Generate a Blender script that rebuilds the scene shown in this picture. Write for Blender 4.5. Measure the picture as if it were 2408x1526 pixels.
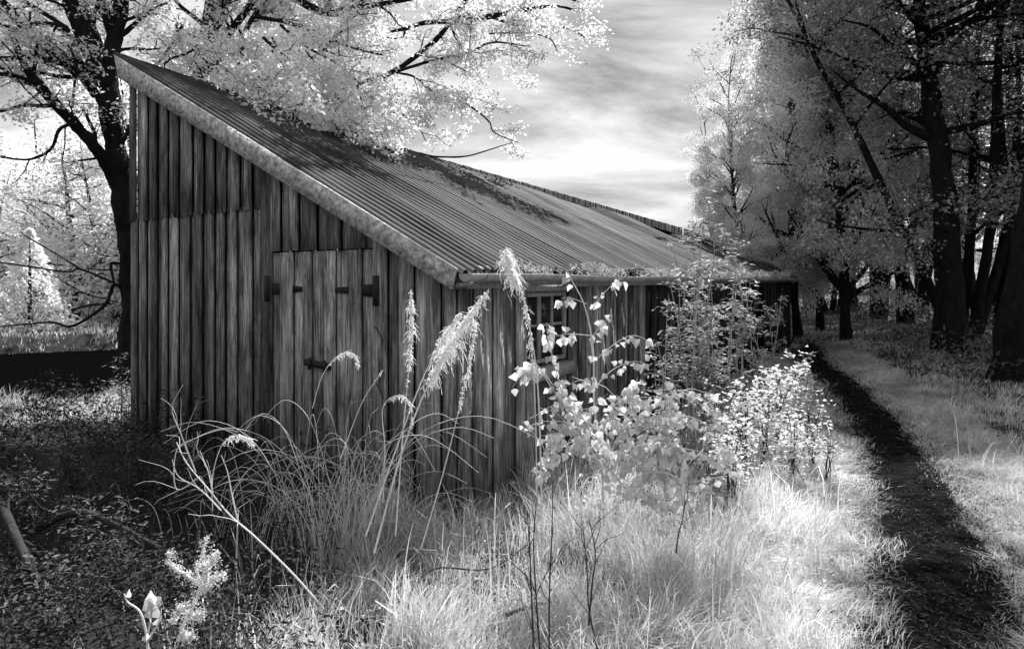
import bpy, math, random
import numpy as np
from mathutils import Vector
R = math.radians
for o in list(bpy.data.objects): bpy.data.objects.remove(o)
S = bpy.context.scene
COL = S.collection
# ------------------------------------------------------------------ camera
H = 1.75; F = 1555.0; U0 = 1204.0; V0 = 657.0     # photo calibration (2408 px wide)
cam = bpy.data.cameras.new('camera'); co = bpy.data.objects.new('camera', cam); COL.objects.link(co)
co.location = (0, 0, H); co.rotation_euler = (R(90), 0, 0)
cam.sensor_width = 36; cam.lens = F/2408*36; cam.shift_y = -106/2408; cam.clip_end = 2000; cam.clip_start = .05
S.camera = co
# ------------------------------------------------------------------ world, sun, exposure
SUN_EL = 50
w = bpy.data.worlds.new('World'); S.world = w; w.use_nodes = True
nt = w.node_tree; nt.nodes.clear()
def N(nt, t, **k):
    n = nt.nodes.new(t)
    for a, b in k.items(): setattr(n, a, b)
    return n
sky = N(nt, 'ShaderNodeTexSky', sky_type='NISHITA', sun_disc=False, sun_elevation=R(SUN_EL), sun_rotation=R(17))
bw = N(nt, 'ShaderNodeRGBToBW'); nt.links.new(sky.outputs[0], bw.inputs[0])
tc = N(nt, 'ShaderNodeTexCoord'); sx = N(nt, 'ShaderNodeSeparateXYZ'); nt.links.new(tc.outputs['Generated'], sx.inputs[0])
zz = N(nt, 'ShaderNodeMath', operation='ADD'); zz.inputs[1].default_value = .42; nt.links.new(sx.outputs[2], zz.inputs[0])
dx = N(nt, 'ShaderNodeMath', operation='DIVIDE'); nt.links.new(sx.outputs[0], dx.inputs[0]); nt.links.new(zz.outputs[0], dx.inputs[1])
dy = N(nt, 'ShaderNodeMath', operation='DIVIDE'); nt.links.new(sx.outputs[1], dy.inputs[0]); nt.links.new(zz.outputs[0], dy.inputs[1])
cx = N(nt, 'ShaderNodeCombineXYZ'); nt.links.new(dx.outputs[0], cx.inputs[0]); nt.links.new(dy.outputs[0], cx.inputs[1])
mp = N(nt, 'ShaderNodeMapping'); mp.inputs['Rotation'].default_value = (0, 0, R(-52)); mp.inputs['Scale'].default_value = (.8, 2.1, 1); mp.inputs['Location'].default_value = (3.1, 1.2, 0)
nt.links.new(cx.outputs[0], mp.inputs[0])
nz = N(nt, 'ShaderNodeTexNoise'); nz.inputs['Scale'].default_value = 2.0; nz.inputs['Detail'].default_value = 9; nz.inputs['Roughness'].default_value = .62; nz.inputs['Distortion'].default_value = .4
nt.links.new(mp.outputs[0], nz.inputs['Vector'])
rp = N(nt, 'ShaderNodeMapRange'); rp.inputs[1].default_value = .36; rp.inputs[2].default_value = .62; rp.inputs[3].default_value = .0
nt.links.new(nz.outputs[0], rp.inputs[0])
mx = N(nt, 'ShaderNodeMix', data_type='FLOAT'); nt.links.new(rp.outputs[0], mx.inputs[0])
sc_ = N(nt, 'ShaderNodeMath', operation='MINIMUM'); sc_.inputs[1].default_value = 2.5; nt.links.new(bw.outputs[0], sc_.inputs[0])
nt.links.new(sc_.outputs[0], mx.inputs[2]); mx.inputs[3].default_value = 6.6
bg = N(nt, 'ShaderNodeBackground'); bg.inputs[1].default_value = .075; nt.links.new(mx.outputs[0], bg.inputs[0])
wo = N(nt, 'ShaderNodeOutputWorld'); nt.links.new(bg.outputs[0], wo.inputs[0])
sun = bpy.data.lights.new('sun', 'SUN'); sun.energy = 5.0; sun.angle = R(.5); sun.color = (1, .995, .99)
so = bpy.data.objects.new('sun', sun); so.rotation_euler = (R(90-SUN_EL), 0, R(163)); COL.objects.link(so)
S.view_settings.view_transform = 'Standard'; S.view_settings.look = 'None'; S.view_settings.exposure = 1.0; S.view_settings.gamma = 1
# ------------------------------------------------------------------ helpers
def P(u, v, Y): return np.array([(u-U0)/F*Y, Y, H+(V0-v)/F*Y])
def tag(o, label=None, cat=None, group=None, kind=None):
    for k, v in (('label', label), ('category', cat), ('group', group), ('kind', kind)):
        if v: o[k] = v
    return o
def link(name, me, mat, parent=None, smooth=False):
    o = bpy.data.objects.new(name, me); COL.objects.link(o)
    if mat: me.materials.append(mat)
    if smooth: me.polygons.foreach_set('use_smooth', [True]*len(me.polygons))
    if parent: o.parent = parent
    return o
def empty(name, loc, rz=0):
    o = bpy.data.objects.new(name, None); COL.objects.link(o); o.location = loc; o.rotation_euler = (0, 0, rz); return o
def npmesh(name, V, Fs):
    """V (n,3); Fs: list of int arrays (m,k)"""
    me = bpy.data.meshes.new(name); V = np.ascontiguousarray(V, dtype=np.float32)
    Fs = [f for f in Fs if len(f)]
    me.vertices.add(len(V)); me.vertices.foreach_set('co', V.ravel())
    lv = np.concatenate([f.ravel() for f in Fs]).astype(np.int32)
    cnt = np.concatenate([np.full(len(f), f.shape[1]) for f in Fs]).astype(np.int32)
    st = np.concatenate([[0], np.cumsum(cnt)[:-1]]).astype(np.int32)
    me.loops.add(len(lv)); me.loops.foreach_set('vertex_index', lv)
    me.polygons.add(len(cnt)); me.polygons.foreach_set('loop_start', st); me.polygons.foreach_set('loop_total', cnt)
    me.update(calc_edges=True); return me
class MB:
    def __init__(s): s.V = []; s.F = {}; s.n = 0
    def add(s, V, Fc):
        V = np.asarray(V, dtype=float); s.V.append(V)
        for f in (Fc if isinstance(Fc, list) else [Fc]):
            f = np.asarray(f)
            if len(f): s.F.setdefault(f.shape[1], []).append(f + s.n)
        s.n += len(V)
    def hexa(s, c):  # 8 corners: bottom 0-3 ccw, top 4-7
        s.add(c, [np.array([[3,2,1,0],[4,5,6,7],[0,1,5,4],[1,2,6,5],[2,3,7,6],[3,0,4,7]])])
    def obox(s, o, a, b, c):  # origin + three edge vectors
        o, a, b, c = [np.asarray(q, float) for q in (o, a, b, c)]
        s.hexa([o, o+a, o+a+b, o+b, o+c, o+a+c, o+a+b+c, o+b+c])
    def tube(s, pts, rad, sides=6):
        pts = np.asarray(pts, float); rad = np.broadcast_to(np.asarray(rad, float), (len(pts),))
        t = np.gradient(pts, axis=0); t /= np.linalg.norm(t, axis=1)[:, None]+1e-9
        ref = np.array([.13, .21, .97]) if abs(t[:, 2]).mean() < .8 else np.array([.97, .2, .1])
        a = np.cross(t, ref); a /= np.linalg.norm(a, axis=1)[:, None]+1e-9; b = np.cross(t, a)
        an = np.arange(sides)*2*math.pi/sides
        ring = pts[:, None]+rad[:, None, None]*(a[:, None]*np.cos(an)[None, :, None]+b[:, None]*np.sin(an)[None, :, None])
        n = len(pts); i = np.arange(n-1)[:, None]*sides; j = np.arange(sides)[None]; j2 = (j+1) % sides
        q = np.stack([i+j, i+j2, i+j2+sides, i+j+sides], -1).reshape(-1, 4)
        s.add(ring.reshape(-1, 3), q)
    def ribbon(s, pts, rad, side):
        pts = np.asarray(pts, float); side = unit(np.asarray(side, float)); n = len(pts); o = side[None]*np.asarray(rad)[:, None]
        i = np.arange(n-1)[:, None]; s.add(np.concatenate([pts-o, pts+o]), np.concatenate([i, i+1, i+1+n, i+n], 1))
    def build(s, name, mat, parent=None, smooth=False):
        if not s.V: s.add([[0,0,-5],[.01,0,-5],[0,.01,-5]], np.array([[0,1,2]]))
        me = npmesh(name, np.concatenate(s.V), [np.concatenate(f) for f in s.F.values()])
        return link(name, me, mat, parent, smooth)
def mat(name, base, rough=.8, var=.25, nscale=8, stretch=(1,1,1), detail=4, bump=0, bscale=None, spec=.3, island=0, transl=0, lohi=(.3,.7), grain=0, rot=0):
    """grey procedural material: base modulated by noise (+/-var), per-island random, optional translucency"""
    m = bpy.data.materials.new(name); m.use_nodes = True; nt = m.node_tree; nt.nodes.clear(); L = nt.links.new
    out = N(nt, 'ShaderNodeOutputMaterial'); bs = N(nt, 'ShaderNodeBsdfPrincipled')
    bs.inputs['Roughness'].default_value = rough; bs.inputs['Specular IOR Level'].default_value = spec
    tc = N(nt, 'ShaderNodeTexCoord'); mp = N(nt, 'ShaderNodeMapping'); mp.inputs['Scale'].default_value = stretch
    L(tc.outputs['Object'], mp.inputs[0]); vec = mp.outputs[0]
    if rot:
        m0 = N(nt, 'ShaderNodeMapping'); m0.inputs['Rotation'].default_value = (0, 0, rot); L(tc.outputs['Object'], m0.inputs[0]); L(m0.outputs[0], mp.inputs[0])
    geo = N(nt, 'ShaderNodeNewGeometry')
    if grain:
        ad = N(nt, 'ShaderNodeVectorMath', operation='MULTIPLY_ADD'); L(geo.outputs['Random Per Island'], ad.inputs[0])
        ad.inputs[1].default_value = (37, 51, 13); L(vec, ad.inputs[2]); vec = ad.outputs[0]
    nz = N(nt, 'ShaderNodeTexNoise'); nz.inputs['Scale'].default_value = nscale; nz.inputs['Detail'].default_value = detail; nz.inputs['Roughness'].default_value = .65
    L(vec, nz.inputs['Vector'])
    mr = N(nt, 'ShaderNodeMapRange'); mr.inputs[1].default_value, mr.inputs[2].default_value = lohi
    mr.inputs[3].default_value = 1-var; mr.inputs[4].default_value = 1+var; L(nz.outputs[0], mr.inputs[0])
    val = mr.outputs[0]
    if grain:   # cathedral rings + fine fibres + broad stains
        n2 = N(nt, 'ShaderNodeTexNoise'); n2.inputs['Scale'].default_value = nscale*.45; n2.inputs['Detail'].default_value = 1
        L(vec, n2.inputs['Vector'])
        m1 = N(nt, 'ShaderNodeMath', operation='MULTIPLY'); m1.inputs[1].default_value = 95; L(n2.outputs[0], m1.inputs[0])
        m2 = N(nt, 'ShaderNodeMath', operation='SINE'); L(m1.outputs[0], m2.inputs[0])
        m3 = N(nt, 'ShaderNodeMath', operation='MULTIPLY_ADD'); m3.inputs[1].default_value = grain; m3.inputs[2].default_value = 1; L(m2.outputs[0], m3.inputs[0])
        m4 = N(nt, 'ShaderNodeMath', operation='MULTIPLY'); L(m3.outputs[0], m4.inputs[0]); L(val, m4.inputs[1]); val = m4.outputs[0]
        n3 = N(nt, 'ShaderNodeTexNoise'); n3.inputs['Scale'].default_value = 2.2; n3.inputs['Detail'].default_value = 5; n3.inputs['Roughness'].default_value = .7
        mp3 = N(nt, 'ShaderNodeMapping'); mp3.inputs['Scale'].default_value = (3, 3, .7); L(tc.outputs['Object'], mp3.inputs[0])
        a3 = N(nt, 'ShaderNodeVectorMath', operation='MULTIPLY_ADD'); L(geo.outputs['Random Per Island'], a3.inputs[0]); a3.inputs[1].default_value = (2.3, 1.1, 5); L(mp3.outputs[0], a3.inputs[2])
        L(a3.outputs[0], n3.inputs['Vector'])
        r3 = N(nt, 'ShaderNodeMapRange'); r3.inputs[1].default_value = .36; r3.inputs[2].default_value = .62; r3.inputs[3].default_value = .32; r3.inputs[4].default_value = 1.3; L(n3.outputs[0], r3.inputs[0])
        m5 = N(nt, 'ShaderNodeMath', operation='MULTIPLY'); L(r3.outputs[0], m5.inputs[0]); L(val, m5.inputs[1]); val = m5.outputs[0]
    if island:
        ir = N(nt, 'ShaderNodeMapRange'); ir.inputs[3].default_value = 1-island; ir.inputs[4].default_value = 1+island; L(geo.outputs['Random Per Island'], ir.inputs[0])
        mm = N(nt, 'ShaderNodeMath', operation='MULTIPLY'); L(ir.outputs[0], mm.inputs[0]); L(val, mm.inputs[1]); val = mm.outputs[0]
    fb = N(nt, 'ShaderNodeMath', operation='MULTIPLY', use_clamp=True); fb.inputs[1].default_value = base; L(val, fb.inputs[0])
    L(fb.outputs[0], bs.inputs['Base Color'])
    if bump:
        nb = N(nt, 'ShaderNodeTexNoise'); nb.inputs['Scale'].default_value = bscale or nscale; nb.inputs['Detail'].default_value = 5; nb.inputs['Roughness'].default_value = .7
        L(vec, nb.inputs['Vector'])
        bp = N(nt, 'ShaderNodeBump'); bp.inputs['Strength'].default_value = bump; bp.inputs['Distance'].default_value = .02
        L(nb.outputs[0], bp.inputs['Height']); L(bp.outputs[0], bs.inputs['Normal'])
    if transl:
        tr = N(nt, 'ShaderNodeBsdfTranslucent'); L(fb.outputs[0], tr.inputs[0])
        ms = N(nt, 'ShaderNodeMixShader'); ms.inputs[0].default_value = transl; L(bs.outputs[0], ms.inputs[1]); L(tr.outputs[0], ms.inputs[2]); L(ms.outputs[0], out.inputs[0])
    else: L(bs.outputs[0], out.inputs[0])
    return m
M = dict(
    soil = mat('soil_and_moss', .014, .95, .5, 3, bump=.5, bscale=30),
    path = mat('peaty_path', .010, .98, .7, 9, bump=.6, bscale=25, spec=0),
    water = mat('dark_river_water', .002, .6, .3, 2, stretch=(.6,3,1), bump=.35, bscale=5, spec=0),
    wood = mat('weathered_larch_boards', .225, .85, .6, 9, lohi=(.36,.62), stretch=(6,6,.3), bump=.9, spec=.2, island=.6, grain=.2),
    wooddoor = mat('weathered_door_boards', .25, .85, .6, 9, lohi=(.36,.62), stretch=(6,6,.3), bump=.9, spec=.2, island=.55, grain=.25),
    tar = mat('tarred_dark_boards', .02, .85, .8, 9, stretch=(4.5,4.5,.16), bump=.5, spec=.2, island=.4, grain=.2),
    barge = mat('lichen_covered_bargeboard', .46, .9, .8, 17, stretch=(1,1,1.3), detail=6, bump=.6, bscale=40, spec=.2),
    roof = mat('rusted_corrugated_iron', .036, .75, .8, 1.3, rot=math.atan2(-.558, -.83) and -math.atan2(.558, -.83), stretch=(.4,1.2,.4), detail=3, bump=.2, bscale=50, spec=.2, island=.3, lohi=(.38,.62)),
    gutter = mat('old_painted_gutter', .36, .7, .35, 9, bump=.3, bscale=40),
    iron = mat('black_iron', .015, .7, .4, 20, bump=.3),
    frame = mat('window_frame_wood', .26, .8, .4, 8, stretch=(5,5,1), bump=.3),
    glass = mat('dirty_dark_glass', .012, .12, .5, 6, spec=.5),
    inside = mat('shade_dark_interior', .01, .9, .3, 5),  # near-black: shade behind the board gaps is put into the colour
    bark = mat('dark_bark', .013, .95, .6, 9, stretch=(1,1,.45), bump=1, bscale=14, spec=.1),
    barkmid = mat('grey_bark', .035, .95, .5, 7, stretch=(1,1,.4), bump=1, bscale=14, spec=.1),
    leafw = mat('pale_spring_leaves', .88, .6, .2, 1.2, island=.25, transl=.6, spec=.25),
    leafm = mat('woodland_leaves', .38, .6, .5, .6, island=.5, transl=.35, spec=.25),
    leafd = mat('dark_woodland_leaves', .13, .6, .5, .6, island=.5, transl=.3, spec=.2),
    leafb = mat('birch_leaves', .8, .6, .35, .8, island=.35, transl=.5, spec=.25),
    leaffar = mat('meadow_edge_leaves', .95, .7, .2, .5, island=.2, transl=.75, spec=.2),
    grass = mat('pale_grass_blades', .62, .65, .5, 1.1, island=.45, transl=.42, spec=.2),
    under = mat('shade_dark_undergrowth', .028, .7, .5, 1.6, island=.5, transl=.2, spec=.2),  # dark leaves, with left foreground shade put into the colour
    litter = mat('dead_leaf_litter', .022, .9, .4, 5, island=.95, spec=.1),
    sap = mat('sapling_leaves', .72, .55, .2, 14, island=.3, transl=.5, spec=.3),
    stemw = mat('pale_dry_stems', .72, .7, .2, 10, island=.2, transl=.25),
    fluff = mat('white_seed_fluff', .92, .9, .05, 10, island=.05, transl=.5),
    stemd = mat('dark_woody_stems', .035, .9, .4, 12),
    stemm = mat('grey_twigs', .4, .85, .3, 12, island=.3),
    moss = mat('pale_moss', .5, .95, .4, 8, island=.4, transl=.2),
    lichen = mat('white_lichen', .8, .9, .2, 30, island=.2, transl=.3),
    stone = mat('pale_rounded_stone', .75, .9, .3, 40, detail=6, bump=.6, bscale=60),
)
def sstep(a, b, x): t = np.clip((x-a)/(b-a), 0, 1); return t*t*(3-2*t)
def nz2(x, y, s=1., seed=0):
    x = np.asarray(x)*s+seed*7.3; y = np.asarray(y)*s-seed*3.1
    return (np.sin(x*1.7+1.3*np.sin(y*1.1+seed))+np.sin(y*2.1+1.1*np.sin(x*1.5))+.6*np.sin(3.3*x+2.7*y)+.5*np.sin(4.7*x-5.1*y+1.7*np.sin(x*2)))/3.1
# ------------------------------------------------------------------ setting
C = np.array([-.405, 4.877]); d1 = np.array([-.83, .558]); d1 /= np.linalg.norm(d1)
d2 = np.array([.531, .847]); d2 /= np.linalg.norm(d2)
n1 = np.array([-d1[1], d1[0]]); n1 = n1 if n1[1] < 0 else -n1      # outward normal of gable wall
n2 = np.array([d2[1], -d2[0]])                                      # outward normal of side wall
WID = 4.64; LEN = 13.9
Lp = C+d1*WID; Ep = C+d2*LEN; Bp = Ep+d1*2.75                        # left, far, far back corners
pathpts = np.array([[1.2,1.2],[1.75,2.3],[1.98,3.13],[2.35,3.66],[2.88,4.59],[3.5,5.88],[4.37,7.93],[5.55,11.2],[6.3,13.8],[6.9,15.4],[7.5,16.6]])
def smooth_poly(p, n):
    p = np.asarray(p, float); t = np.arange(len(p)); tt = np.linspace(0, len(p)-1, n); out = []
    for a in tt:
        i = min(int(a), len(p)-2); f = a-i
        p0 = p[max(i-1, 0)]; p1 = p[i]; p2 = p[i+1]; p3 = p[min(i+2, len(p)-1)]
        out.append(.5*((2*p1)+(-p0+p2)*f+(2*p0-5*p1+4*p2-p3)*f*f+(-p0+3*p1-3*p2+p3)*f**3))
    return np.array(out)
PS = smooth_poly(pathpts, 160)
def pathdist(x, y):
    x = np.asarray(x, float); y = np.asarray(y, float); sh = x.shape; x = x.ravel(); y = y.ravel(); d = np.full(len(x), 1e9)
    for i in range(0, len(PS)): d = np.minimum(d, (x-PS[i,0])**2+(y-PS[i,1])**2)
    return np.sqrt(d).reshape(sh)
def river_q(x, y):
    a = x*.906+y*.423; q = -x*.423+y*.906
    qn = 12.1+np.maximum(0, a)*1.1; qf = 25.3+np.maximum(0, a)*1.1
    return q, qn, qf
def ground(x, y):
    x = np.asarray(x, float); y = np.asarray(y, float)
    z = .035*nz2(x, y, 1.1)+.02*nz2(x, y, 3.1, 2)
    z = z+.45*sstep(6, 11, x)*sstep(8, 15, y)-.05*sstep(5,15,y)*sstep(6,2,x)
    q, qn, qf = river_q(x, y)
    z = z-1.1*sstep(qn-.5, qn+1.2, q)*(1-sstep(qf-1.5, qf+.3, q))
    z = z+.9*sstep(30, 90, y)*1.0
    return z
def gz(x, y): return float(ground(np.array([x]), np.array([y]))[0])
def G(u, v):
    Y = 5.
    for _ in range(40):
        x = (u-U0)/F*Y; z = gz(x, Y); Y += .6*((H-z)*F/max(v-V0, 1)-Y)
    return np.array([(u-U0)/F*Y, Y, gz((u-U0)/F*Y, Y)])
def axis(lo, hi, d0, c, k):
    a = [c]; st = d0
    while a[-1] < hi: st = d0+k*abs(a[-1]-c); a.append(a[-1]+st)
    b = [c]
    while b[-1] > lo: st = d0+k*abs(b[-1]-c); b.append(b[-1]-st)
    return np.array(b[::-1][:-1]+a)
gx = axis(-260, 260, .12, 1., .045); gy = axis(-20, 420, .12, 4., .04)
XX, YY = np.meshgrid(gx, gy); ZZ = ground(XX, YY)
nx, ny = len(gx), len(gy); ii = (np.arange(ny-1)[:, None]*nx+np.arange(nx-1)[None]).ravel()
go = link('ground', npmesh('ground', np.stack([XX, YY, ZZ], -1).reshape(-1, 3), [np.stack([ii, ii+1, ii+1+nx, ii+nx], -1)]), M['soil'], smooth=True)
tag(go, 'rough earth and moss ground under the grass', kind='structure')
wx = np.linspace(-120, 60, 60); wy = np.linspace(7, 90, 40); WX, WY = np.meshgrid(wx, wy)
ii = (np.arange(39)[:, None]*60+np.arange(59)[None]).ravel()
q, qn, qf = river_q(WX, WY)
fm = ((q > qn-3) & (q < qf+3)).ravel()
Fw = np.stack([ii, ii+1, ii+61, ii+60], -1); Fw = Fw[fm[Fw].all(1)]
ro = link('river', npmesh('river', np.stack([WX, WY, WX*0-.52], -1).reshape(-1, 3), [Fw]), M['water'])
tag(ro, 'dark still river water behind the shed', kind='structure')
# path strip laid over the ground, 4 mm proud
T = np.gradient(PS, axis=0); T /= np.linalg.norm(T, axis=1)[:, None]; Nn = np.stack([T[:, 1], -T[:, 0]], 1)
ws = np.linspace(-1, 1, 7); rr_ = np.random.default_rng(3)
hw = .07+.18*sstep(16.3, 12.5, PS[:, 1])+.13*sstep(5.5, 3.2, PS[:, 1])+.03*np.sin(np.arange(160)*.35)+.02*np.sin(np.arange(160)*.9)+rr_.normal(0, .015, 160)
pv = PS[:, None]+Nn[:, None]*(ws[None, :]*hw[:, None])[..., None]
pz = ground(pv[..., 0], pv[..., 1])+.012
ii = (np.arange(159)[:, None]*7+np.arange(6)[None]).ravel()
po = link('path', npmesh('path', np.concatenate([pv, pz[..., None]], -1).reshape(-1, 3), [np.stack([ii, ii+1, ii+8, ii+7], -1)]), M['path'], smooth=True)
tag(po, 'narrow worn dark footpath through the grass', kind='structure')
# ------------------------------------------------------------------ shed
rnd = random.Random(5); RG = np.random.default_rng(11)
def p3(p, z): return np.array([p[0], p[1], z])
def ray_vplane(u, v, p, d):   # pixel ray with the vertical plane through p along d
    k = (u-U0)/F; s = (p[0]-k*p[1])/(k*d[1]-d[0]); q = p+d*s
    return np.array([q[0], q[1], H+(V0-v)/F*q[1]]), s
OV = .13
fp = C+n1*OV
TL, sTL = ray_vplane(274, 131, fp, d1); TR, sTR = ray_vplane(1078, 632, fp, d1)
slope = (TL[2]-TR[2])/(sTL-sTR)       # rise per metre along d1
def rooftop(p):   # z of roof plane over plan point(s)
    p = np.asarray(p, float); rel = p-TR[:2]
    det = d1[0]*d2[1]-d1[1]*d2[0]
    s = (rel[..., 0]*d2[1]-rel[..., 1]*d2[0])/det
    return TR[2]+slope*s
shed = empty('wooden_shed', (float(C[0]), float(C[1]), 0)); inv = np.array([C[0], C[1], 0])
tag(shed, 'weathered board shed with rusty corrugated lean-to roof beside the path', 'shed')
class SMB(MB):
    def build(s, name, m, parent=None, smooth=False):
        s.V = [v-inv for v in s.V]; return MB.build(s, name, m, parent or shed, smooth)
def boards(mb, p0, d, n, s0, s1, topf, botf, width, holes=(), brk=(), off=0, thick=.02, jit=.004, step=.02):
    s = s0; edges = [s0]
    pts = sorted(set([b for h in holes for b in h[:2]]+list(brk)+[s1]))
    for b in pts:
        if b <= s0 or b > s1: continue
        nb = max(1, round((b-edges[-1])/width)); a = edges[-1]; wds = [width*(1+rnd.uniform(-.22, .22)) for _ in range(nb)]
        sc = (b-a)/sum(wds)
        for wd in wds: a += wd*sc; edges.append(a)
        edges[-1] = b
    for i in range(len(edges)-1):
        a, b = edges[i], edges[i+1]; mid = (a+b)/2
        prd = (i % 2)*step; g = rnd.uniform(.003, .0055)
        segs = [(None, None)]
        for h in holes:
            if h[0]-1e-4 <= mid <= h[1]+1e-4: segs = [(None, h[2]), (h[3], None)]
        for lo, hi in segs:
            aa, bb = a+g, b-g
            for h in holes:     # keep proud boards from overlapping an opening
                if segs[0][0] is None and segs[0][1] is None:
                    if abs(b-h[0]) < 1e-4: bb = b
                    if abs(a-h[1]) < 1e-4: aa = a
                else: aa, bb = max(aa, h[0]), min(bb, h[1])
            za, zb = topf(aa), topf(bb); ba, b2 = botf(aa), botf(bb)
            if hi is not None: za = zb = hi
            if lo is not None: ba = b2 = lo
            if za-ba < .02 and zb-b2 < .02: continue
            o1 = off+prd+rnd.uniform(0, jit); o2 = o1+thick; tw = rnd.uniform(-.003, .003)
            pa, pb = p0+d*aa, p0+d*bb
            mb.hexa([p3(pa+n*o1, ba), p3(pb+n*(o1+tw), b2), p3(pb+n*(o2+tw), b2), p3(pa+n*o2, ba),
                     p3(pa+n*o1, za), p3(pb+n*(o1+tw), zb), p3(pb+n*(o2+tw), zb), p3(pa+n*o2, za)])
under = lambda p: float(rooftop(p))-.07
DOOR = (.81, 2.14, -.2, 2.004)
m_ = SMB()
boards(m_, C, d1, n1, 0, 2.32, lambda s: under(C+d1*s), lambda s: -.25, .14, holes=[DOOR], step=.03)
boards(m_, C, d1, n1, 2.32, WID, lambda s: 2.44, lambda s: -.25+rnd.uniform(0,.05), .105, step=.03)
boards(m_, C, d1, n1, 2.32, WID, lambda s: under(C+d1*s), lambda s: 2.40+rnd.uniform(-.012,.012), .105, off=.009, step=.03)
# thin near-black backing, its colour standing in for shade in the board gaps
m_.build('gable_wall', M['wood'])
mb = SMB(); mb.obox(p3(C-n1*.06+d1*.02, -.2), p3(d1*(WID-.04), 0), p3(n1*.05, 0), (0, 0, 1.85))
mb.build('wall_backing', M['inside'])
# double door
for k, (a, b) in enumerate(((1.43, 2.132), (.818, 1.422))):
    dm = SMB(); boards(dm, C, d1, n1, a, b, lambda s: 1.992, lambda s: .02, .155 if k else .135, off=-.004, step=.018)
    dr = dm.build('door', M['wooddoor'])
    hs = [1.06, 1.66] if False else None
    for zc in ((1.665,), (1.66,))[k]:
        hm = SMB(); e = b+.008 if k == 0 else a-.008; sg = -1 if k == 0 else 1
        # T hinge: upright plate on the jamb and a tapering strap across the door
        hm.obox(p3(C+d1*(e-.0)+n1*.056, zc-.12), p3(d1*(-sg)*.065, 0), p3(n1*.008, 0), (0, 0, .24))
        L0 = .42 if k == 0 else .48
        o = C+d1*e+n1*.021; o2 = C+d1*(e+sg*L0)+n1*.021
        nn = n1*.008
        hm.hexa([p3(o, zc-.055), p3(o2, zc-.02), p3(o2+nn, zc-.02), p3(o+nn, zc-.055), p3(o, zc+.055), p3(o2, zc+.02), p3(o2+nn, zc+.02), p3(o+nn, zc+.055)])
        ho = hm.build('hinge', M['iron'], dr)
    if k == 0:
        lm = SMB(); lm.obox(p3(C+d1*1.32+n1*.045, .985), p3(d1*.33, .02), p3(n1*.02, 0), (0, 0, .055))
        lm.obox(p3(C+d1*1.36+n1*.065, .965), p3(d1*.03, 0), p3(n1*.012, 0), (0, 0, .1)); lm.obox(p3(C+d1*1.55+n1*.065, .975), p3(d1*.03, 0), p3(n1*.012, 0), (0, 0, .1))
        lm.build('latch', M['iron'], dr)
# iron straps curving on the right jamb (old gate hooks)
for (zc) in (1.30, .86):
    hm = SMB(); pts = [p3(C+d1*(.80-.10*t)+n1*(.05), zc+.12*math.cos(t*1.6)-.05) for t in np.linspace(0, 1, 7)]
    hm.tube(pts, .008, 6); hm.build('hook', M['iron'])
# side wall
WIN = (.94, 1.73, .985, 1.64)
m_ = SMB(); boards(m_, C, d2, n2, 0, 3.75, lambda s: 1.74, lambda s: -.2, .16, holes=[WIN], brk=(.94-.17, 1.73+.06))
m_.build('side_wall', M['wood'])
DW = (10.1, 10.75, -.2, 1.62)
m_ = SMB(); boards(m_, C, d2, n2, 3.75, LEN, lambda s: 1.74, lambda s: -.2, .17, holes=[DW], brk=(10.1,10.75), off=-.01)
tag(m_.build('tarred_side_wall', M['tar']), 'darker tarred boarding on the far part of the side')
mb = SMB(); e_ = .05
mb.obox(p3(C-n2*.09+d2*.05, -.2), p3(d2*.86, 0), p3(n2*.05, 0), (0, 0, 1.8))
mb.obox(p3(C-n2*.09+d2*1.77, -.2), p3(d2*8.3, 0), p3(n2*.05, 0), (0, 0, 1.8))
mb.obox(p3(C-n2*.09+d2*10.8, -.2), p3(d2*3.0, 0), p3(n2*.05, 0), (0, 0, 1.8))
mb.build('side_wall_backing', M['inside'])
# far and back walls
m_ = SMB(); db = (Bp-Lp)/np.linalg.norm(Bp-Lp); nb = np.array([-db[1], db[0]]); lb = float(np.linalg.norm(Bp-Lp))
boards(m_, Lp, db, nb, .03, lb-.03, lambda s: under(Lp+db*s)-.02, lambda s: -.6, .19)
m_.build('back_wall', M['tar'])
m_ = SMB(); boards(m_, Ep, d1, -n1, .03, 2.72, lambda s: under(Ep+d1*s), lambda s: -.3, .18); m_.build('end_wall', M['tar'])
mb = SMB()
mb.obox(p3(Ep-n1*.0+n2*.03-d2*.06, -.1), p3(d2*.12, 0), p3(-n2*.12, 0), (0, 0, 1.85)); mb.build('corner_post', M['tar'])
mb = SMB(); fl = np.array([p3(C, .03), p3(Ep, .03), p3(Bp, .03), p3(Lp, .03)]); mb.add(fl, np.array([[0,1,2,3]])); mb.build('floor', M['inside'])
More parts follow.
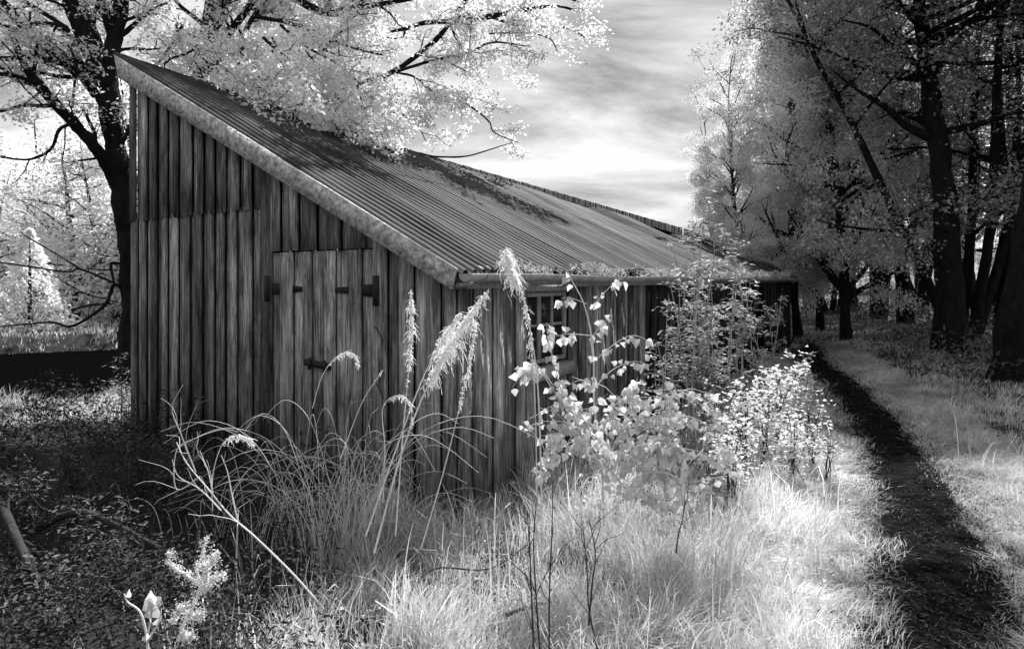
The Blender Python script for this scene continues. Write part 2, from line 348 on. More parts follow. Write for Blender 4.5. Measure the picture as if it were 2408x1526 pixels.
# window
wf = SMB()
def wbox(mb, s0, s1, z0, z1, o0, o1): mb.obox(p3(C+d2*s0+n2*o0, z0), p3(d2*(s1-s0), 0), p3(n2*(o1-o0), 0), (0, 0, z1-z0))
wbox(wf, .945, .985, 1.0, 1.635, -.035, .012); wbox(wf, 1.685, 1.725, 1.0, 1.635, -.035, .012)
wbox(wf, .985, 1.685, 1.595, 1.635, -.035, .010); wbox(wf, .985, 1.685, 1.0, 1.035, -.035, .010)
wo_ = wf.build('window', M['frame'])
mu = SMB(); wbox(mu, 1.205, 1.245, 1.036, 1.594, -.032, .006); wbox(mu, 1.455, 1.48, 1.036, 1.594, -.03, .002)
for a, b in ((.986, 1.204), (1.246, 1.454), (1.481, 1.684)): wbox(mu, a, b, 1.325, 1.35, -.03, 0)
mu.build('glazing_bar', M['frame'], wo_)
for a, b in ((.986, 1.204), (1.246, 1.454), (1.481, 1.684)):
    for z0, z1 in ((1.036, 1.324), (1.351, 1.594)):
        g = SMB(); wbox(g, a, b, z0, z1, -.02, -.016); g.build('pane', M['glass'], wo_)
sl = SMB(); pts = [C+d2*.90, C+d2*1.78]
sl.hexa([p3(pts[0]+n2*.045, .865), p3(pts[1]+n2*.045, .875), p3(pts[1]+n2*.09, .87), p3(pts[0]+n2*.09, .86), p3(pts[0]+n2*.005, .985), p3(pts[1]+n2*.005, .985), p3(pts[1]+n2*.075, .965), p3(pts[0]+n2*.075, .965)])
sl.build('sill', M['frame'], wo_)
lt = SMB(); wbox(lt, .90, 1.78, 1.645, 1.70, .045, .062); lt.build('lintel', M['frame'], wo_)
# bargeboard (ray hits on the gable's overhang plane)
def bq(u, v, o=0): q, _ = ray_vplane(u, v, fp+n1*o, d1); return q
A0 = bq(274, 131); A1 = bq(1078, 632); B1 = bq(1067, 680); B0 = bq(283, 184)
bb = SMB(); t3 = p3(n1*.028, 0)
spl = .44
def lerp(a, b, t): return a+(b-a)*t
for (t0, t1, o) in ((0, spl, 0.), (spl+.002, 1, .004)):
    a0, a1, b0, b1 = lerp(A0, A1, t0), lerp(A0, A1, t1), lerp(B0, B1, t0), lerp(B0, B1, t1); oo = p3(n1*o, 0)
    nseg = 1
    for i in range(nseg):
        q0, q1 = i/nseg, (i+1)/nseg
        w0, w1 = [0 if q in (0., 1.) else rnd.uniform(-.006, .006) for q in (q0, q1)]
        la, lb_, ua, ub = lerp(b0, b1, q0), lerp(b0, b1, q1), lerp(a0, a1, q0), lerp(a0, a1, q1)
        bb.hexa([la+oo, lb_+oo, lb_+oo+t3, la+oo+t3, ua+oo, ub+oo, ub+oo+t3, ua+oo+t3])
bb.build('bargeboard', M['barge'])
# soffit strip behind the bargeboard
# corrugated roof: ruled from eave up the slope to the ridge line
RA = np.array([TL[0], TL[1]]);
def on_roof(u, v):  # pixel ray with roof plane
    k = np.array([(u-U0)/F, 1, (V0-v)/F]); lo, hi = 1., 60.
    f = lambda Y: H+k[2]*Y-float(rooftop(np.array([k[0]*Y, Y])))
    # linear in Y
    f0, f1 = f(0.), f(1.); Y = -f0/(f1-f0); return np.array([k[0]*Y, Y])
R0 = on_roof(274, 129); R1 = on_roof(1613, 553)
det = d1[0]*d2[1]-d1[1]*d2[0]
def st_of(p): rel = p-TR[:2]; return ((rel[0]*d2[1]-rel[1]*d2[0])/det, (d1[0]*rel[1]-d1[1]*rel[0])/det)
s0r, t0r = st_of(R0); s1r, t1r = st_of(R1)
print('ridge', s0r, t0r, s1r, t1r, 'slope', slope)
tend = LEN+.35+OV
per = .11; spp = 8
rf = SMB(); t = -.02; sheet = 0
while t < tend:
    te = min(t+per*7.5, tend); n = int((te-t)/per*spp)+1
    ts = np.linspace(t, te, n)
    smax = s0r+(s1r-s0r)*(ts-t0r)/(t1r-t0r)
    smax = np.where(ts > t1r, np.maximum(.05, s1r*(1-sstep(t1r, tend+.1, ts)*.55)), smax)
    for half in (0, 1):
        f0, f1 = ((0, .52), (.5, 1.0))[half]; rows = 9
        fr = np.linspace(f0, f1, rows); tilt = rnd.uniform(-.012, .016)
        far = sstep(4, 10, np.array([t]))[0]
        s = smax[None]*fr[:, None]+np.where(fr[:, None] == 0, rnd.uniform(-.05, .02), 0)
        pl = TR[:2][None, None]+d1*s[..., None]+d2*np.broadcast_to(ts, s.shape)[..., None]
        z = rooftop(pl)+.024*np.sin(2*math.pi*ts/per)[None]*(.85+.3*nz2(pl[..., 0], pl[..., 1], 1.9, 3))+.008*nz2(pl[..., 0], pl[..., 1], 3.3, 5)+.006*half+.004*(sheet % 2)
        z = z+tilt*((ts-t)/(te-t))[None]*(1+3*far)+.012*nz2(pl[..., 0], pl[..., 1], .8)+far*.05*np.sin(ts*2.3)[None]*(.3+fr[:, None])
        z = z-.08*np.sin(np.pi*np.clip(ts/tend, 0, 1))[None]*fr[:, None]
        V = np.concatenate([pl, z[..., None]], -1).reshape(-1, 3); ii = (np.arange(rows-1)[:, None]*n+np.arange(n-1)[None]).ravel()
        rf.add(V, np.stack([ii, ii+1, ii+1+n, ii+n], -1))
    t = te-per*.6 if te < tend else te; sheet += 1
roofo = rf.build('roof', M['roof'], smooth=True)
# ridge capping
rc = SMB()
npt = 30
for i in range(npt):
    for q0, q1 in ((i/npt, (i+1)/npt),):
        a = lerp(R0, R1, q0); b = lerp(R0, R1, q1)
        za = float(rooftop(a))-.08*math.sin(math.pi*max(0,(t0r+(t1r-t0r)*q0)/tend))+.03; zb = float(rooftop(b))-.08*math.sin(math.pi*min(1,max(0,(t0r+(t1r-t0r)*q1)/tend)))+.03
        rc.hexa([p3(a, za-.03), p3(b, zb-.03), p3(b+d1*.12, zb-.05), p3(a+d1*.12, za-.05), p3(a, za), p3(b, zb), p3(b+d1*.12, zb-.01), p3(a+d1*.12, za-.01)])
rc.build('ridge_cap', M['roof'])
# roof nails and gutter
gm = SMB(); ne = 90; R_ = .058
tt = np.linspace(-.02, tend-.1, ne); cen = TR[:2]+n2*.015
ang = np.linspace(math.pi, 2*math.pi, 9)
prof_o = np.stack([np.cos(ang)*R_, np.sin(ang)*R_], 1); prof_i = prof_o[::-1]*.93
prof = np.concatenate([prof_o, prof_i]); npf = len(prof)
zg = TR[2]-.035
rings = []
for a in tt:
    c = cen+d2*a; sag = .006*math.sin(a*1.7)-.004*a*.3
    rings.append([np.append(c+n2*(R_+x), zg+y+sag) for x, y in prof])
V = np.array(rings).reshape(-1, 3)
i = np.arange(ne-1)[:, None]*npf; j = np.arange(npf)[None]; j2 = (j+1) % npf
gm.add(V, np.stack([i+j, i+j2, i+j2+npf, i+j+npf], -1).reshape(-1, 4))
gm.add(V[:9], np.array([[0,1,2,3,4,5,6,7,8]]))
gut = gm.build('gutter', M['gutter'], smooth=False)
for a in (.18, 1.2, 2.3, 3.4, 4.6, 5.8, 7.0, 8.4, 9.8, 11.4):
    bm_ = SMB(); c = cen+d2*a
    pts = [np.append(c+n2*(R_+math.cos(q)*(R_+.006)), zg+math.sin(q)*(R_+.006)) for q in np.linspace(math.pi*.95, 2*math.pi, 9)]
    bm_.tube(pts, .006, 5); bm_.build('bracket', M['gutter'], gut)
eb = SMB(); eb.obox(p3(C+n2*.03-d2*.05, 1.68), p3(d2*(LEN+.1), 0), p3(n2*.022, 0), (0, 0, .085)); eb.build('eaves_board', M['frame'])
eb = SMB(); eb.hexa([B1-p3(d2*.0,0)+p3(n1*(-.01),0), B1+p3(n2*.0,0)+p3(-n1*.13,0), B1+p3(-n1*.13+n2*.10,.035), B1+p3(-n1*.01+n2*.10,.035)]+[B1+p3(-n1*.01,.04), B1+p3(-n1*.13,.04), B1+p3(-n1*.13+n2*.10,.05), B1+p3(-n1*.01+n2*.10,.05)])
eb.build('eaves_block', M['frame'])
# ------------------------------------------------------------------ plants: generators
def frames(D, Nr):
    D = D/(np.linalg.norm(D, axis=1)[:, None]+1e-9); X = np.cross(D, Nr); X /= np.linalg.norm(X, axis=1)[:, None]+1e-9
    return X, D, np.cross(X, D)
LEAFQ = (np.array([[0,0,0],[.32,.42,.09],[0,1,0],[-.32,.42,.09]]), [np.array([[0,1,2,3]])])
LEAFP = (np.array([[0,0,0],[.36,.10,.10],[.5,.32,.13],[.26,.68,.07],[0,1.08,-.1],[-.26,.68,.07],[-.5,.32,.13],[-.36,.10,.10]]), [np.array([[0,1,2,3,4],[0,4,5,6,7]])])
LEAFN = (np.array([[0,0,0],[.16,.3,.04],[.13,.7,.03],[0,1,-.03],[-.13,.7,.03],[-.16,.3,.04]]), [np.array([[0,1,2,3],[0,3,4,5]])])
def inst(mb, tpl, org, D, Nr, size):
    V, Fs = tpl; X, Y, Z = frames(D, Nr); n = len(V)
    W = org[:, None]+size[:, None, None]*(V[None, :, 0:1]*X[:, None]+V[None, :, 1:2]*Y[:, None]+V[None, :, 2:3]*Z[:, None])
    off = (np.arange(len(org))*n)[:, None, None]
    mb.add(W.reshape(-1, 3), [(f[None]+off).reshape(-1, f.shape[1]) for f in Fs])
def unit(v): return v/(np.linalg.norm(v)+1e-9)
def wander(rng, p, d, L, n, wob, grav):
    pts = [np.array(p, float)]; d = unit(np.array(d, float))
    for i in range(n):
        d = unit(d+rng.normal(0, wob, 3)+np.array([0, 0, grav])); pts.append(pts[-1]+d*L/n)
    return np.array(pts)
def twigs(rng, mb, tips, base, rad, levels, spec):
    """base: polyline; spec: list per level (count per metre, length, angle, wobble, gravity)"""
    cnt, Ln, ang, wob, grav = spec[0]
    tot = np.linalg.norm(np.diff(base, axis=0), axis=1).sum(); k = max(2, int(cnt*tot))
    for _ in range(k):
        f = rng.uniform(.12, 1)*(len(base)-1); i = min(int(f), len(base)-2); p = base[i]+(base[i+1]-base[i])*(f-i)
        d = unit(base[i+1]-base[i]); a = rng.normal(0, 1, 3); a = unit(a-d*np.dot(a, d)); q = math.radians(ang*rng.uniform(.6, 1.3))
        dd = d*math.cos(q)+a*math.sin(q); L = Ln*rng.uniform(.5, 1.25)*(1-.45*f/(len(base)-1))
        pl = wander(rng, p, dd, L, 4, wob, grav); r = min(rad*.55, rad*.5*L/Ln+.003)
        mb.tube(pl, np.linspace(r, r*.35, 5), 4 if levels > 1 else 3)
        if levels > 1: twigs(rng, mb, tips, pl, r*.6, levels-1, spec[1:])
        else: tips.append(pl)
def leaves(rng, mb, tips, per, size, spread, tpl=LEAFQ, droop=-.3, flat=.9):
    if not tips: return
    T = np.array(tips); n = len(T); print('tips', n, 'leaves', n*per); idx = rng.integers(0, n, n*per); f = rng.uniform(.15, 1, n*per)*(T.shape[1]-1); i = np.minimum(f.astype(int), T.shape[1]-2); fr = (f-i)[:, None]
    p = T[idx, i]*(1-fr)+T[idx, i+1]*fr+rng.normal(0, 1, (n*per, 3))*np.array([spread, spread, spread*.6])
    D = rng.normal(0, 1, (n*per, 3)); D[:, 2] = D[:, 2]*.5+droop
    Nr = rng.normal(0, .5, (n*per, 3)); Nr[:, 2] += flat
    inst(mb, tpl, p, D, Nr, size*rng.uniform(.55, 1.35, n*per))
def tree(name, loc, limbs, spec, per, size, spread, mats, seed, levels=2, sides=9, **lk):
    """limbs: list of (polyline world (n,3), radii, has_twigs)"""
    rng = np.random.default_rng(seed); tr = MB(); cr = MB(); tips = []
    for pts, rad, tw in limbs:
        k = len(pts)*4; sp = smooth_poly(pts, k); rd = np.interp(np.linspace(0, len(pts)-1, k), np.arange(len(pts)), rad)
        sp = sp+rng.normal(0, 1, sp.shape)*(rd[:, None]*.07)
        tr.tube(sp, rd*(1+rng.normal(0, .05, k)), sides)
        if tw: twigs(rng, tr, tips, sp[::2], float(np.median(rd)), levels, spec)
    leaves(rng, cr, tips, per, size, spread, **lk)
    loc = np.array(loc); e = empty(name, tuple(float(x) for x in loc))
    for m in (tr, cr): m.V = [v-loc for v in m.V]
    tr.build('trunk', M[mats[0]], e, True); cr.build('crown', M[mats[1]], e)
    return e
def copy_tree(o, parent=None):
    c = o.copy(); COL.objects.link(c); c.parent = parent
    for ch in o.children: copy_tree(ch, c)
    return c
def PL(pix, Ys):
    Ys = np.broadcast_to(np.asarray(Ys, float), (len(pix),)) if np.ndim(Ys) == 0 else np.interp(np.linspace(0, 1, len(pix)), np.linspace(0, 1, len(Ys)), Ys)
    return np.array([P(u, v, y) for (u, v), y in zip(pix, Ys)])
def RW(ws, Y): return np.array(ws, float)/2/F*Y
# ------------------------------------------------------------------ riverside tree on the left
Y0 = 11.
L_ = []
base = P(322, 657, Y0); base[2] = gz(base[0], base[1])-.3
def limb(pix, ws, Ys, tw=True): L_.append((PL(pix, Ys), RW(ws, np.mean(Ys)), tw))
L_.append((np.array([base, P(318, 760, Y0), P(308, 600, Y0), P(296, 512, Y0), P(280, 400, Y0), P(266, 302, Y0), P(256, 201, Y0)]), RW([84, 62, 52, 50, 48, 48, 42], Y0), False))
limb([(256,205),(262,135),(282,34),(290,-60),(310,-200)], [38,36,34,28,18], (11,11.2))
limb([(264,330),(240,200),(208,110),(170,20),(150,-60),(110,-200)], [40,40,38,34,28,16], (11,10.6))
limb([(255,200),(228,100),(203,20),(190,-60)], [26,24,20,14], (11,11.8))
limb([(230,225),(200,185),(168,161),(118,118),(67,74),(20,20),(-30,-30)], [26,26,24,22,20,18,12], (10.9,9.8))
limb([(275,450),(245,380),(215,336),(168,285),(128,242),(84,191),(55,150),(20,60)], [24,28,28,26,24,22,16,8], (11,9.6))
limb([(134,247),(100,250),(60,248),(0,262),(-50,270)], [12,10,9,8,5], (9.9,9.4))
limb([(84,195),(40,180),(0,175),(-40,180)], [12,10,9,6], (9.7,9.2))
limb([(168,161),(111,139),(67,134),(0,139),(-50,130)], [15,14,12,11,8], (10.4,9.8))
limb([(161,74),(131,60),(67,54),(0,40),(-40,20)], [14,13,12,10,8], (10.6,10))
limb([(158,67),(111,37),(60,3),(30,-30)], [12,10,9,7], (10.6,10.4))
limb([(168,285),(175,200),(180,150),(160,105)], [6,6,5,3], (10.2,10))
limb([(172,290),(140,305),(120,350),(70,375),(0,370)], [9,8,7,6,4], (10.2,9.7))
limb([(289,622),(262,620),(265,649),(269,669)], [7,7,6,5], (10.9,10.6), False)
limb([(295,688),(269,669),(252,710),(218,740),(168,767),(124,758),(60,762),(0,768)], [8,8,8,7,6,5,4,3], (10.9,10.2), False)
limb([(269,666),(190,633),(160,640),(90,630),(0,617)], [5,5,4,4,3], (10.6,10), False)
limb([(188,632),(120,590),(60,555),(50,545)], [4,3,3,2], (10.3,10), False)
limb([(262,705),(200,690),(130,650),(60,600)], [3,3,2,2], (10.4,10), False)
spec = [(3.8, 1.3, 55, .22, -.02), (7.5, .5, 50, .25, -.04)]
e = tree('riverside_tree', base, L_, spec, 30, .06, .085, ('bark', 'leafw'), 21)
tag(e, 'big dark leaning tree with forked limbs left of the shed', 'tree')
# ------------------------------------------------------------------ tree behind the shed with boughs over the roof
L_ = []
Yb = 12.; base = P(494, 657, Yb); base[2] = gz(base[0], base[1])-.3
L_.append((np.array([base, P(494, 300, Yb), P(492, 190, Yb), P(486, 100, Yb), P(500, 0, Yb), P(520, -120, Yb), P(560, -300, Yb)]), RW([44, 40, 36, 30, 34, 28, 14], Yb), True))
limb([(492,170),(540,80),(600,0),(700,-90)], [22,18,15,8], (12,11))
limb([(551,200),(562,150),(581,67),(640,-20)], [9,11,12,9], (10.5,11.5))
limb([(500,20),(620,-30),(760,30),(826,20),(900,10),(1000,-10)], [26,22,18,14,12,8], (12,11))
limb([(700,150),(760,120),(826,40),(880,-30)], [6,9,12,14], (10.6,11.5))
limb([(826,205),(870,188),(927,168),(1018,101),(1061,50),(1095,0),(1120,-50)], [5,10,12,12,11,11,12], (10.8,12))
limb([(927,172),(960,160),(1014,144),(1102,124),(1160,100),(1240,110)], [5,7,7,6,5,3], (11,11.5))
limb([(920,75),(960,67),(1001,54),(1085,50),(1152,40),(1203,30),(1303,15),(1360,30)], [5,9,11,12,13,11,7,3], (11,12.3))
limb([(1152,40),(1203,57),(1270,64),(1337,67),(1375,90)], [6,6,5,4,2], (11.6,12.3))
limb([(1150,80),(1230,78),(1290,90),(1310,120)], [4,4,3,2], (11.6,12))
limb([(1095,-10),(1160,-30),(1280,-20),(1360,5)], [8,8,6,4], (12,12.5))
limb([(927,171),(974,181),(1014,215),(1055,231),(1102,248),(1149,285),(1162,312),(1219,336)], [5,5,6,5,5,4,3,2], (11,11.6), True)
limb([(826,232),(866,258),(940,268),(981,295),(1000,330)], [4,4,4,3,2], (10.8,11))
limb([(940,352),(985,360),(1028,369),(1095,368),(1152,352),(1203,336)], [2,4,4,4,3,2], (10.8,11.2), False)
limb([(560,60),(590,140),(610,200),(600,245),(640,262)], [6,5,4,3,2], (10,8.6))
limb([(640,120),(700,200),(740,260),(770,290)], [6,5,4,2], (9.8,8.8))
limb([(720,120),(780,210),(830,280),(860,330)], [6,5,4,2], (9.8,9.0))
limb([(500,150),(540,200),(580,240),(600,260)], [5,4,3,2], (9.4,8.4))
limb([(660,60),(720,110),(790,150),(850,200)], [8,6,5,3], (10.4,9.8))
limb([(520,60),(450,120),(400,140),(370,170)], [7,6,5,3], (10.8,10))
for pix in ([(520,-120),(420,-200),(300,-260),(180,-330)], [(520,-120),(640,-200),(780,-240),(900,-300)], [(540,-220),(460,-330),(360,-430),(250,-500)], [(540,-220),(660,-330),(780,-420),(880,-470)],
            [(500,-60),(400,-110),(280,-140),(150,-170)], [(510,-60),(640,-90),(780,-110),(920,-150)], [(560,-300),(560,-420),(600,-540),(620,-640)], [(550,-280),(480,-420),(420,-560),(380,-650)]):
    limb(pix, [22,17,12,6], (12, 11.4)); limb([(a+40, b-30) for a, b in pix], [18,14,10,5], (12, 13.6))  # boughs added above the frame to shade the roof and gable front
for pix in ([(540,-150),(740,-190),(940,-220),(1140,-250)], [(520,-90),(720,-120),(900,-140),(1080,-170)], [(550,-260),(760,-310),(960,-350),(1200,-380)]):
    for yy in (11., 12., 13.2): limb([(a, b-(yy-12)*60) for a, b in pix], [20,15,11,6], (12, yy))  # longer unseen boughs added to darken the upper roof
def over(pix, ws, lift=.38): 
    Ys = [9.6 if v < 131+.3128*(u-274)+6 else float(on_roof(u, v)[1])-lift for u, v in pix]; L_.append((PL(pix, Ys), RW(ws, 9), True))
over([(560,60),(580,140),(600,200),(620,250),(650,268)], [7,6,5,4,2]); over([(600,120),(610,190),(590,235),(570,245)], [5,4,3,2])
over([(640,90),(690,180),(730,250),(770,290)], [7,6,4,2]); over([(700,150),(710,220),(690,270),(700,290)], [5,4,3,2])
over([(720,120),(780,210),(830,290),(860,340)], [6,5,4,2]); over([(780,180),(800,250),(790,300),(810,320)], [4,4,3,2])
over([(840,200),(860,270),(880,320),(870,350)], [4,3,3,2])
limb([(620,90),(700,160),(760,215),(800,250)], [9,7,5,3], (10,9.2))
limb([(560,110),(600,180),(620,220),(640,240)], [6,5,4,3], (9.6,8.6))
limb([(600,40),(700,60),(820,110),(900,130)], [10,8,6,4], (11,10.5))
limb([(430,60),(400,110),(370,150),(350,150)], [9,7,5,3], (11.5,11))
limb([(480,60),(420,10),(380,-40)], [12,9,7], (12,12))
limb([(700,180),(760,240),(810,290),(850,325)], [5,5,4,2], (9.6,8.9))
limb([(590,150),(640,190),(690,225),(740,240)], [6,5,4,2], (9.5,8.6))
spec = [(3.8, 1.05, 55, .25, -.03), (8, .42, 55, .25, -.07)]
e = tree('overhanging_tree', base, L_, spec, 42, .06, .085, ('bark', 'leafw'), 33, droop=-.5)
tag(e, 'pale leafy tree behind the shed with boughs hanging over the roof', 'tree')
# ------------------------------------------------------------------ woodland prototypes (right side)
def woodtree(name, seed, Ht, rt, mats, stems=1, low=2.5, per=9, size=.15, spread=.25, spec=None, droop=-.2, lean=.05, blen=3.2, nb=13, up=.35, levels=2):
    rng = np.random.default_rng(seed); L = []
    for k in range(stems):
        a = rng.uniform(0, 6.28); dr = np.array([math.cos(a), math.sin(a), 0])*(.0 if stems == 1 else .28)
        st = np.array([0, 0, -.3])+dr*.6; d = np.array([0, 0, 1])+dr*rng.uniform(.5, 1.1)+rng.normal(0, lean, 3)
        pts = wander(rng, st, d, Ht*rng.uniform(.85, 1.05), 8, .05, .05); rr = rt*rng.uniform(.75, 1)
        rad = rr*np.array([1.5, 1.0, .9, .82, .7, .58, .42, .25, .08])
        L.append((pts, rad, False))
        for j in range(nb//(1 if stems < 3 else 2)):
            f = rng.uniform(low/Ht*8, 7.8); i = int(f); p = pts[i]+(pts[i+1]-pts[i])*(f-i); a = rng.uniform(0, 6.28)
            d = np.array([math.cos(a), math.sin(a), up*rng.uniform(.4, 1.6)]); bl = blen*(1.15-.75*f/8)*rng.uniform(.7, 1.2)
            L.append((wander(rng, p, d, bl, 4, .14, .0), np.linspace(rad[i]*.42+.01, .012, 5), True))
    e = tree(name, (0, 0, 0), L, spec or [(1.5, 1.3, 55, .2, 0), (3.4, .65, 50, .25, -.02)], per, size, spread, mats, seed+1, levels=levels, sides=8, droop=droop)
    return e
def place(o, x, y, rz, sc, label, cat='tree', group=None, new=True):
    c = copy_tree(o) if new else o
    c.location = (x, y, gz(x, y)-.05); c.rotation_euler = (0, 0, rz); c.scale = (sc, sc, sc*random.Random(int(x*77+y*13)).uniform(.92, 1.1))
    tag(c, label, cat, group); return c
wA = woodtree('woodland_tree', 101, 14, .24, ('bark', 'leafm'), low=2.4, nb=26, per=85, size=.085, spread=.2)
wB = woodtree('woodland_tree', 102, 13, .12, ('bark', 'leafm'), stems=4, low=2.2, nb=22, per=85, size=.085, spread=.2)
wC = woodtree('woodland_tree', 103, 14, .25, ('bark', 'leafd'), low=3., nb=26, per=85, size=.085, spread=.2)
bA = woodtree('birch_tree', 104, 12, .10, ('bark', 'leafb'), low=1.2, nb=64, blen=2.0, up=1.1, per=150, size=.06, spread=.14, droop=-1.4, spec=[(2.4, 1.0, 40, .15, -.12), (5, .6, 40, .2, -.35)])
def XY(u, Y): return ((u-U0)/F*Y, Y)
first = {}
def put(proto, u, Y, rz, sc, label, group='trees of the wood beside the path'):
    k = proto.name; new = k in first; first[k] = 1
    x, y = XY(u, Y); return place(proto, x, y, rz, sc, label, 'tree', group, new)
put(bA, 1730, 17, .4, .62, 'small birch with dark fanned branches at the left edge of the wood', 'birches at the wood edge')
put(bA, 1830, 24, 2.1, 1.02, 'tall pale birch with drooping twigs rising behind the small birch', 'birches at the wood edge')
put(bA, 1690, 19, 2.6, .55, 'smallest birch at the far left tip of the wood', 'birches at the wood edge')
put(bA, 1760, 27, 4.4, 1.1, 'tall feathery birch behind the gap between the small birches', 'birches at the wood edge')
put(bA, 1790, 21, 5.0, .9, 'leaning birch between the small birch and the tall pale one', 'birches at the wood edge')
put(bA, 1880, 18, 3.0, 1.1, 'dense birch in front of the tall pale one', 'birches at the wood edge')
put(bA, 1990, 16.5, 1.5, 1.15, 'large birch crown hanging over the path entrance', 'birches at the wood edge')
put(bA, 1930, 19, 4.0, .95, 'tall birch standing just right of the far end of the shed', 'birches at the wood edge')
put(wB, 2060, 21, .3, .95, 'many-stemmed dark tree where the path goes into the wood')
put(wA, 2010, 26, 1.2, 1.0, 'slim dark tree behind the many-stemmed tree')
put(wA, 2130, 19, 3.2, .95, 'dark single trunk just right of the many-stemmed tree')
put(wB, 2262, 14.5, 2.0, .95, 'thick clump of dark trunks on the bank right of the path')
wF = woodtree('woodland_tree', 161, 13, .30, ('bark', 'leafm'), low=5.6, nb=44, blen=4.1, per=60, size=.10, spread=.3)  # crown shaped wide to shade the grass right of the path
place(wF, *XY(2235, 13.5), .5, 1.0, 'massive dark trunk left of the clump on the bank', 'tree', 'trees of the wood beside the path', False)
wE = woodtree('woodland_tree', 151, 15, .36, ('bark', 'leafd'), low=7.2, nb=54, blen=7.2, per=60, size=.10, spread=.3)  # high wide crown shaped above the frame to shade the path
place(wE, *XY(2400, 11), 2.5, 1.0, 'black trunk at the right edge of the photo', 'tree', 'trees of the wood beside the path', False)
put(wC, 2560, 14, 4.0, 1.05, 'broad dark tree just past the right edge of the photo')
put(wA, 2330, 22, 5.1, 1.05, 'dark straight tree deep in the wood between the clump and the edge trunk')
put(wA, 1905, 29, 2.7, .95, 'thin far trunk seen beside the shed end post')
put(wB, 2180, 30, 4.4, 1.1, 'far forked tree deep in the wood behind the single trunk')
put(wC, 1990, 38, 1.9, 1.1, 'distant dark tree at the back of the wood above the path')
put(wB, 2330, 16.5, 1.1, .9, 'forked dark tree between the clump and the right edge trunk')
put(wA, 2160, 23, 5.6, 1.0, 'straight dark tree standing behind the massive trunk')
put(wB, 1960, 23, 2.2, .85, 'leaning forked tree above the start of the wood')
put(wC, 2470, 18, .2, 1.0, 'dark tree deep at the right edge of the wood')
put(wA, 1860, 33, 4.2, .9, 'far slender tree behind the birches')
put(wC, 2290, 33, 3.9, 1.1, 'far broad tree at the back of the wood on the right')
put(wA, 2080, 44, .9, 1.15, 'faintest distant tree at the back of the wood')
# ------------------------------------------------------------------ pale trees beyond the river and behind the shed
fA = woodtree('far_pale_tree', 111, 10, .2, ('barkmid', 'leaffar'), low=.6, nb=30, blen=3.2, per=45, size=.14, spread=.4)
fB = woodtree('far_pale_tree', 112, 9, .16, ('barkmid', 'leaffar'), stems=3, low=.4, nb=36, blen=2.4, per=45, size=.14, spread=.4)
far = [(fB,-20,29,.2,.8,'low bushy pale tree on the far bank at the left edge'),(fA,175,29,1.1,.85,'low pale tree on the far bank between the cone tree and the leaning trunk'),(fB,290,30,3.3,.9,'low pale tree on the far bank behind the leaning trunk'),(fA,-40,34,0,1.05,'pale tree across the river at the left edge'),(fB,60,40,1,1.1,'second pale tree from the left across the river'),
       (fA,150,32,2,1.0,'pale tree across the river left of the leaning trunk'),(fB,235,36,3,1.05,'pale bushy tree across the river just left of the leaning trunk'),
       (fB,380,30,1.9,1.5,'pale tree just behind the high corner of the roof'),(fA,560,38,2.8,1.7,'tall pale tree rising behind the middle of the roof'),(fA,330,40,4,1.3,'pale tree across the river half hidden by the shed corner'),(fB,440,42,5,1.5,'pale tree behind the high end of the roof'),
       (fA,-150,44,.6,1.3,'tall pale tree across the river beyond the left edge'),(fA,100,58,1.6,1.7,'tallest pale tree far behind the river bank'),
       (fB,250,60,2.6,1.6,'tall pale tree far behind the leaning trunk')]
for pr, u, Y, rz, sc, lb in far: put(pr, u, Y, rz, sc, lb, 'pale trees across the river')
rng_gap = lambda x: True
def thicket(name, n, xr, yr, hf, size, m, lab, seed):
    rng = np.random.default_rng(seed); x = rng.uniform(*xr, n); y = rng.uniform(*yr, n); hm_ = hf(x, y)
    f = rng.uniform(0, 1, n)**.75; z = ground(x, y)+f*hm_; k = nz2(x*.5, z*.8, 1.3, seed) > -.55; x, y, z = x[k], y[k], z[k]; n = len(x)
    D = rng.normal(0, 1, (n, 3)); D[:, 2] *= .5; mb = MB(); inst(mb, LEAFQ, np.stack([x, y, z], 1), D, rng.normal(0, .5, (n, 3))+[0, -.3, 1], size*rng.uniform(.6, 1.5, n))
    return tag(mb.build(name, M[m]), lab, 'woods', kind='stuff')
thicket('far_wood', 90000, (-75, 4), (60, 75), lambda x, y: (14+5*nz2(x, y, .12, 3)+2*nz2(x, y, .5, 4))*(.12+.88*sstep(3, -18, x)), .5, 'leaffar', 'pale wood closing the view beyond the river', 301)
thicket('pale_wood', 90000, (25, 85), (48, 66), lambda x, y: (8.5+3*nz2(x, y, .15, 5)+2*nz2(x, y, .5, 4))*np.where(rng_gap(x), 1, 1), .42, 'leaffar', 'sunlit pale wood seen through the gaps between the trunks on the right', 302)
# conifer-like bright cone
def cone_tree(u, Y, ht, lab, seed, m='leaffar', r=.75):
    rng = np.random.default_rng(seed); x, y = XY(u, Y); z = gz(x, y); n = 4200
    f = rng.uniform(0, 1, n)**1.3; a = rng.uniform(0, 6.28, n); rr = (1-f)*ht*r*.5*(.55+.45*rng.uniform(0, 1, n)**.4)*(1+.2*np.sin(a*3+f*9)+.15*np.sin(a*7-f*23))
    p = np.stack([np.cos(a)*rr, np.sin(a)*rr, .1+f*ht], 1); D = np.stack([np.cos(a), np.sin(a), -.3+rng.normal(0, .4, n)], 1)
    mb = MB(); inst(mb, LEAFQ, p, D, rng.normal(0, .9, (n, 3))+[0, 0, 1], ht*.036*rng.uniform(.6, 1.4, n))
    tm = MB(); tm.tube([[0,0,-.3],[0,0,ht*.5],[0,0,ht*.97]], [ht*.025, ht*.015, .01], 6)
    e = empty('cone_shaped_tree', (x, y, z)); mb.build('crown', M[m], e); tm.build('trunk', M['barkmid'], e); return tag(e, lab, 'tree')
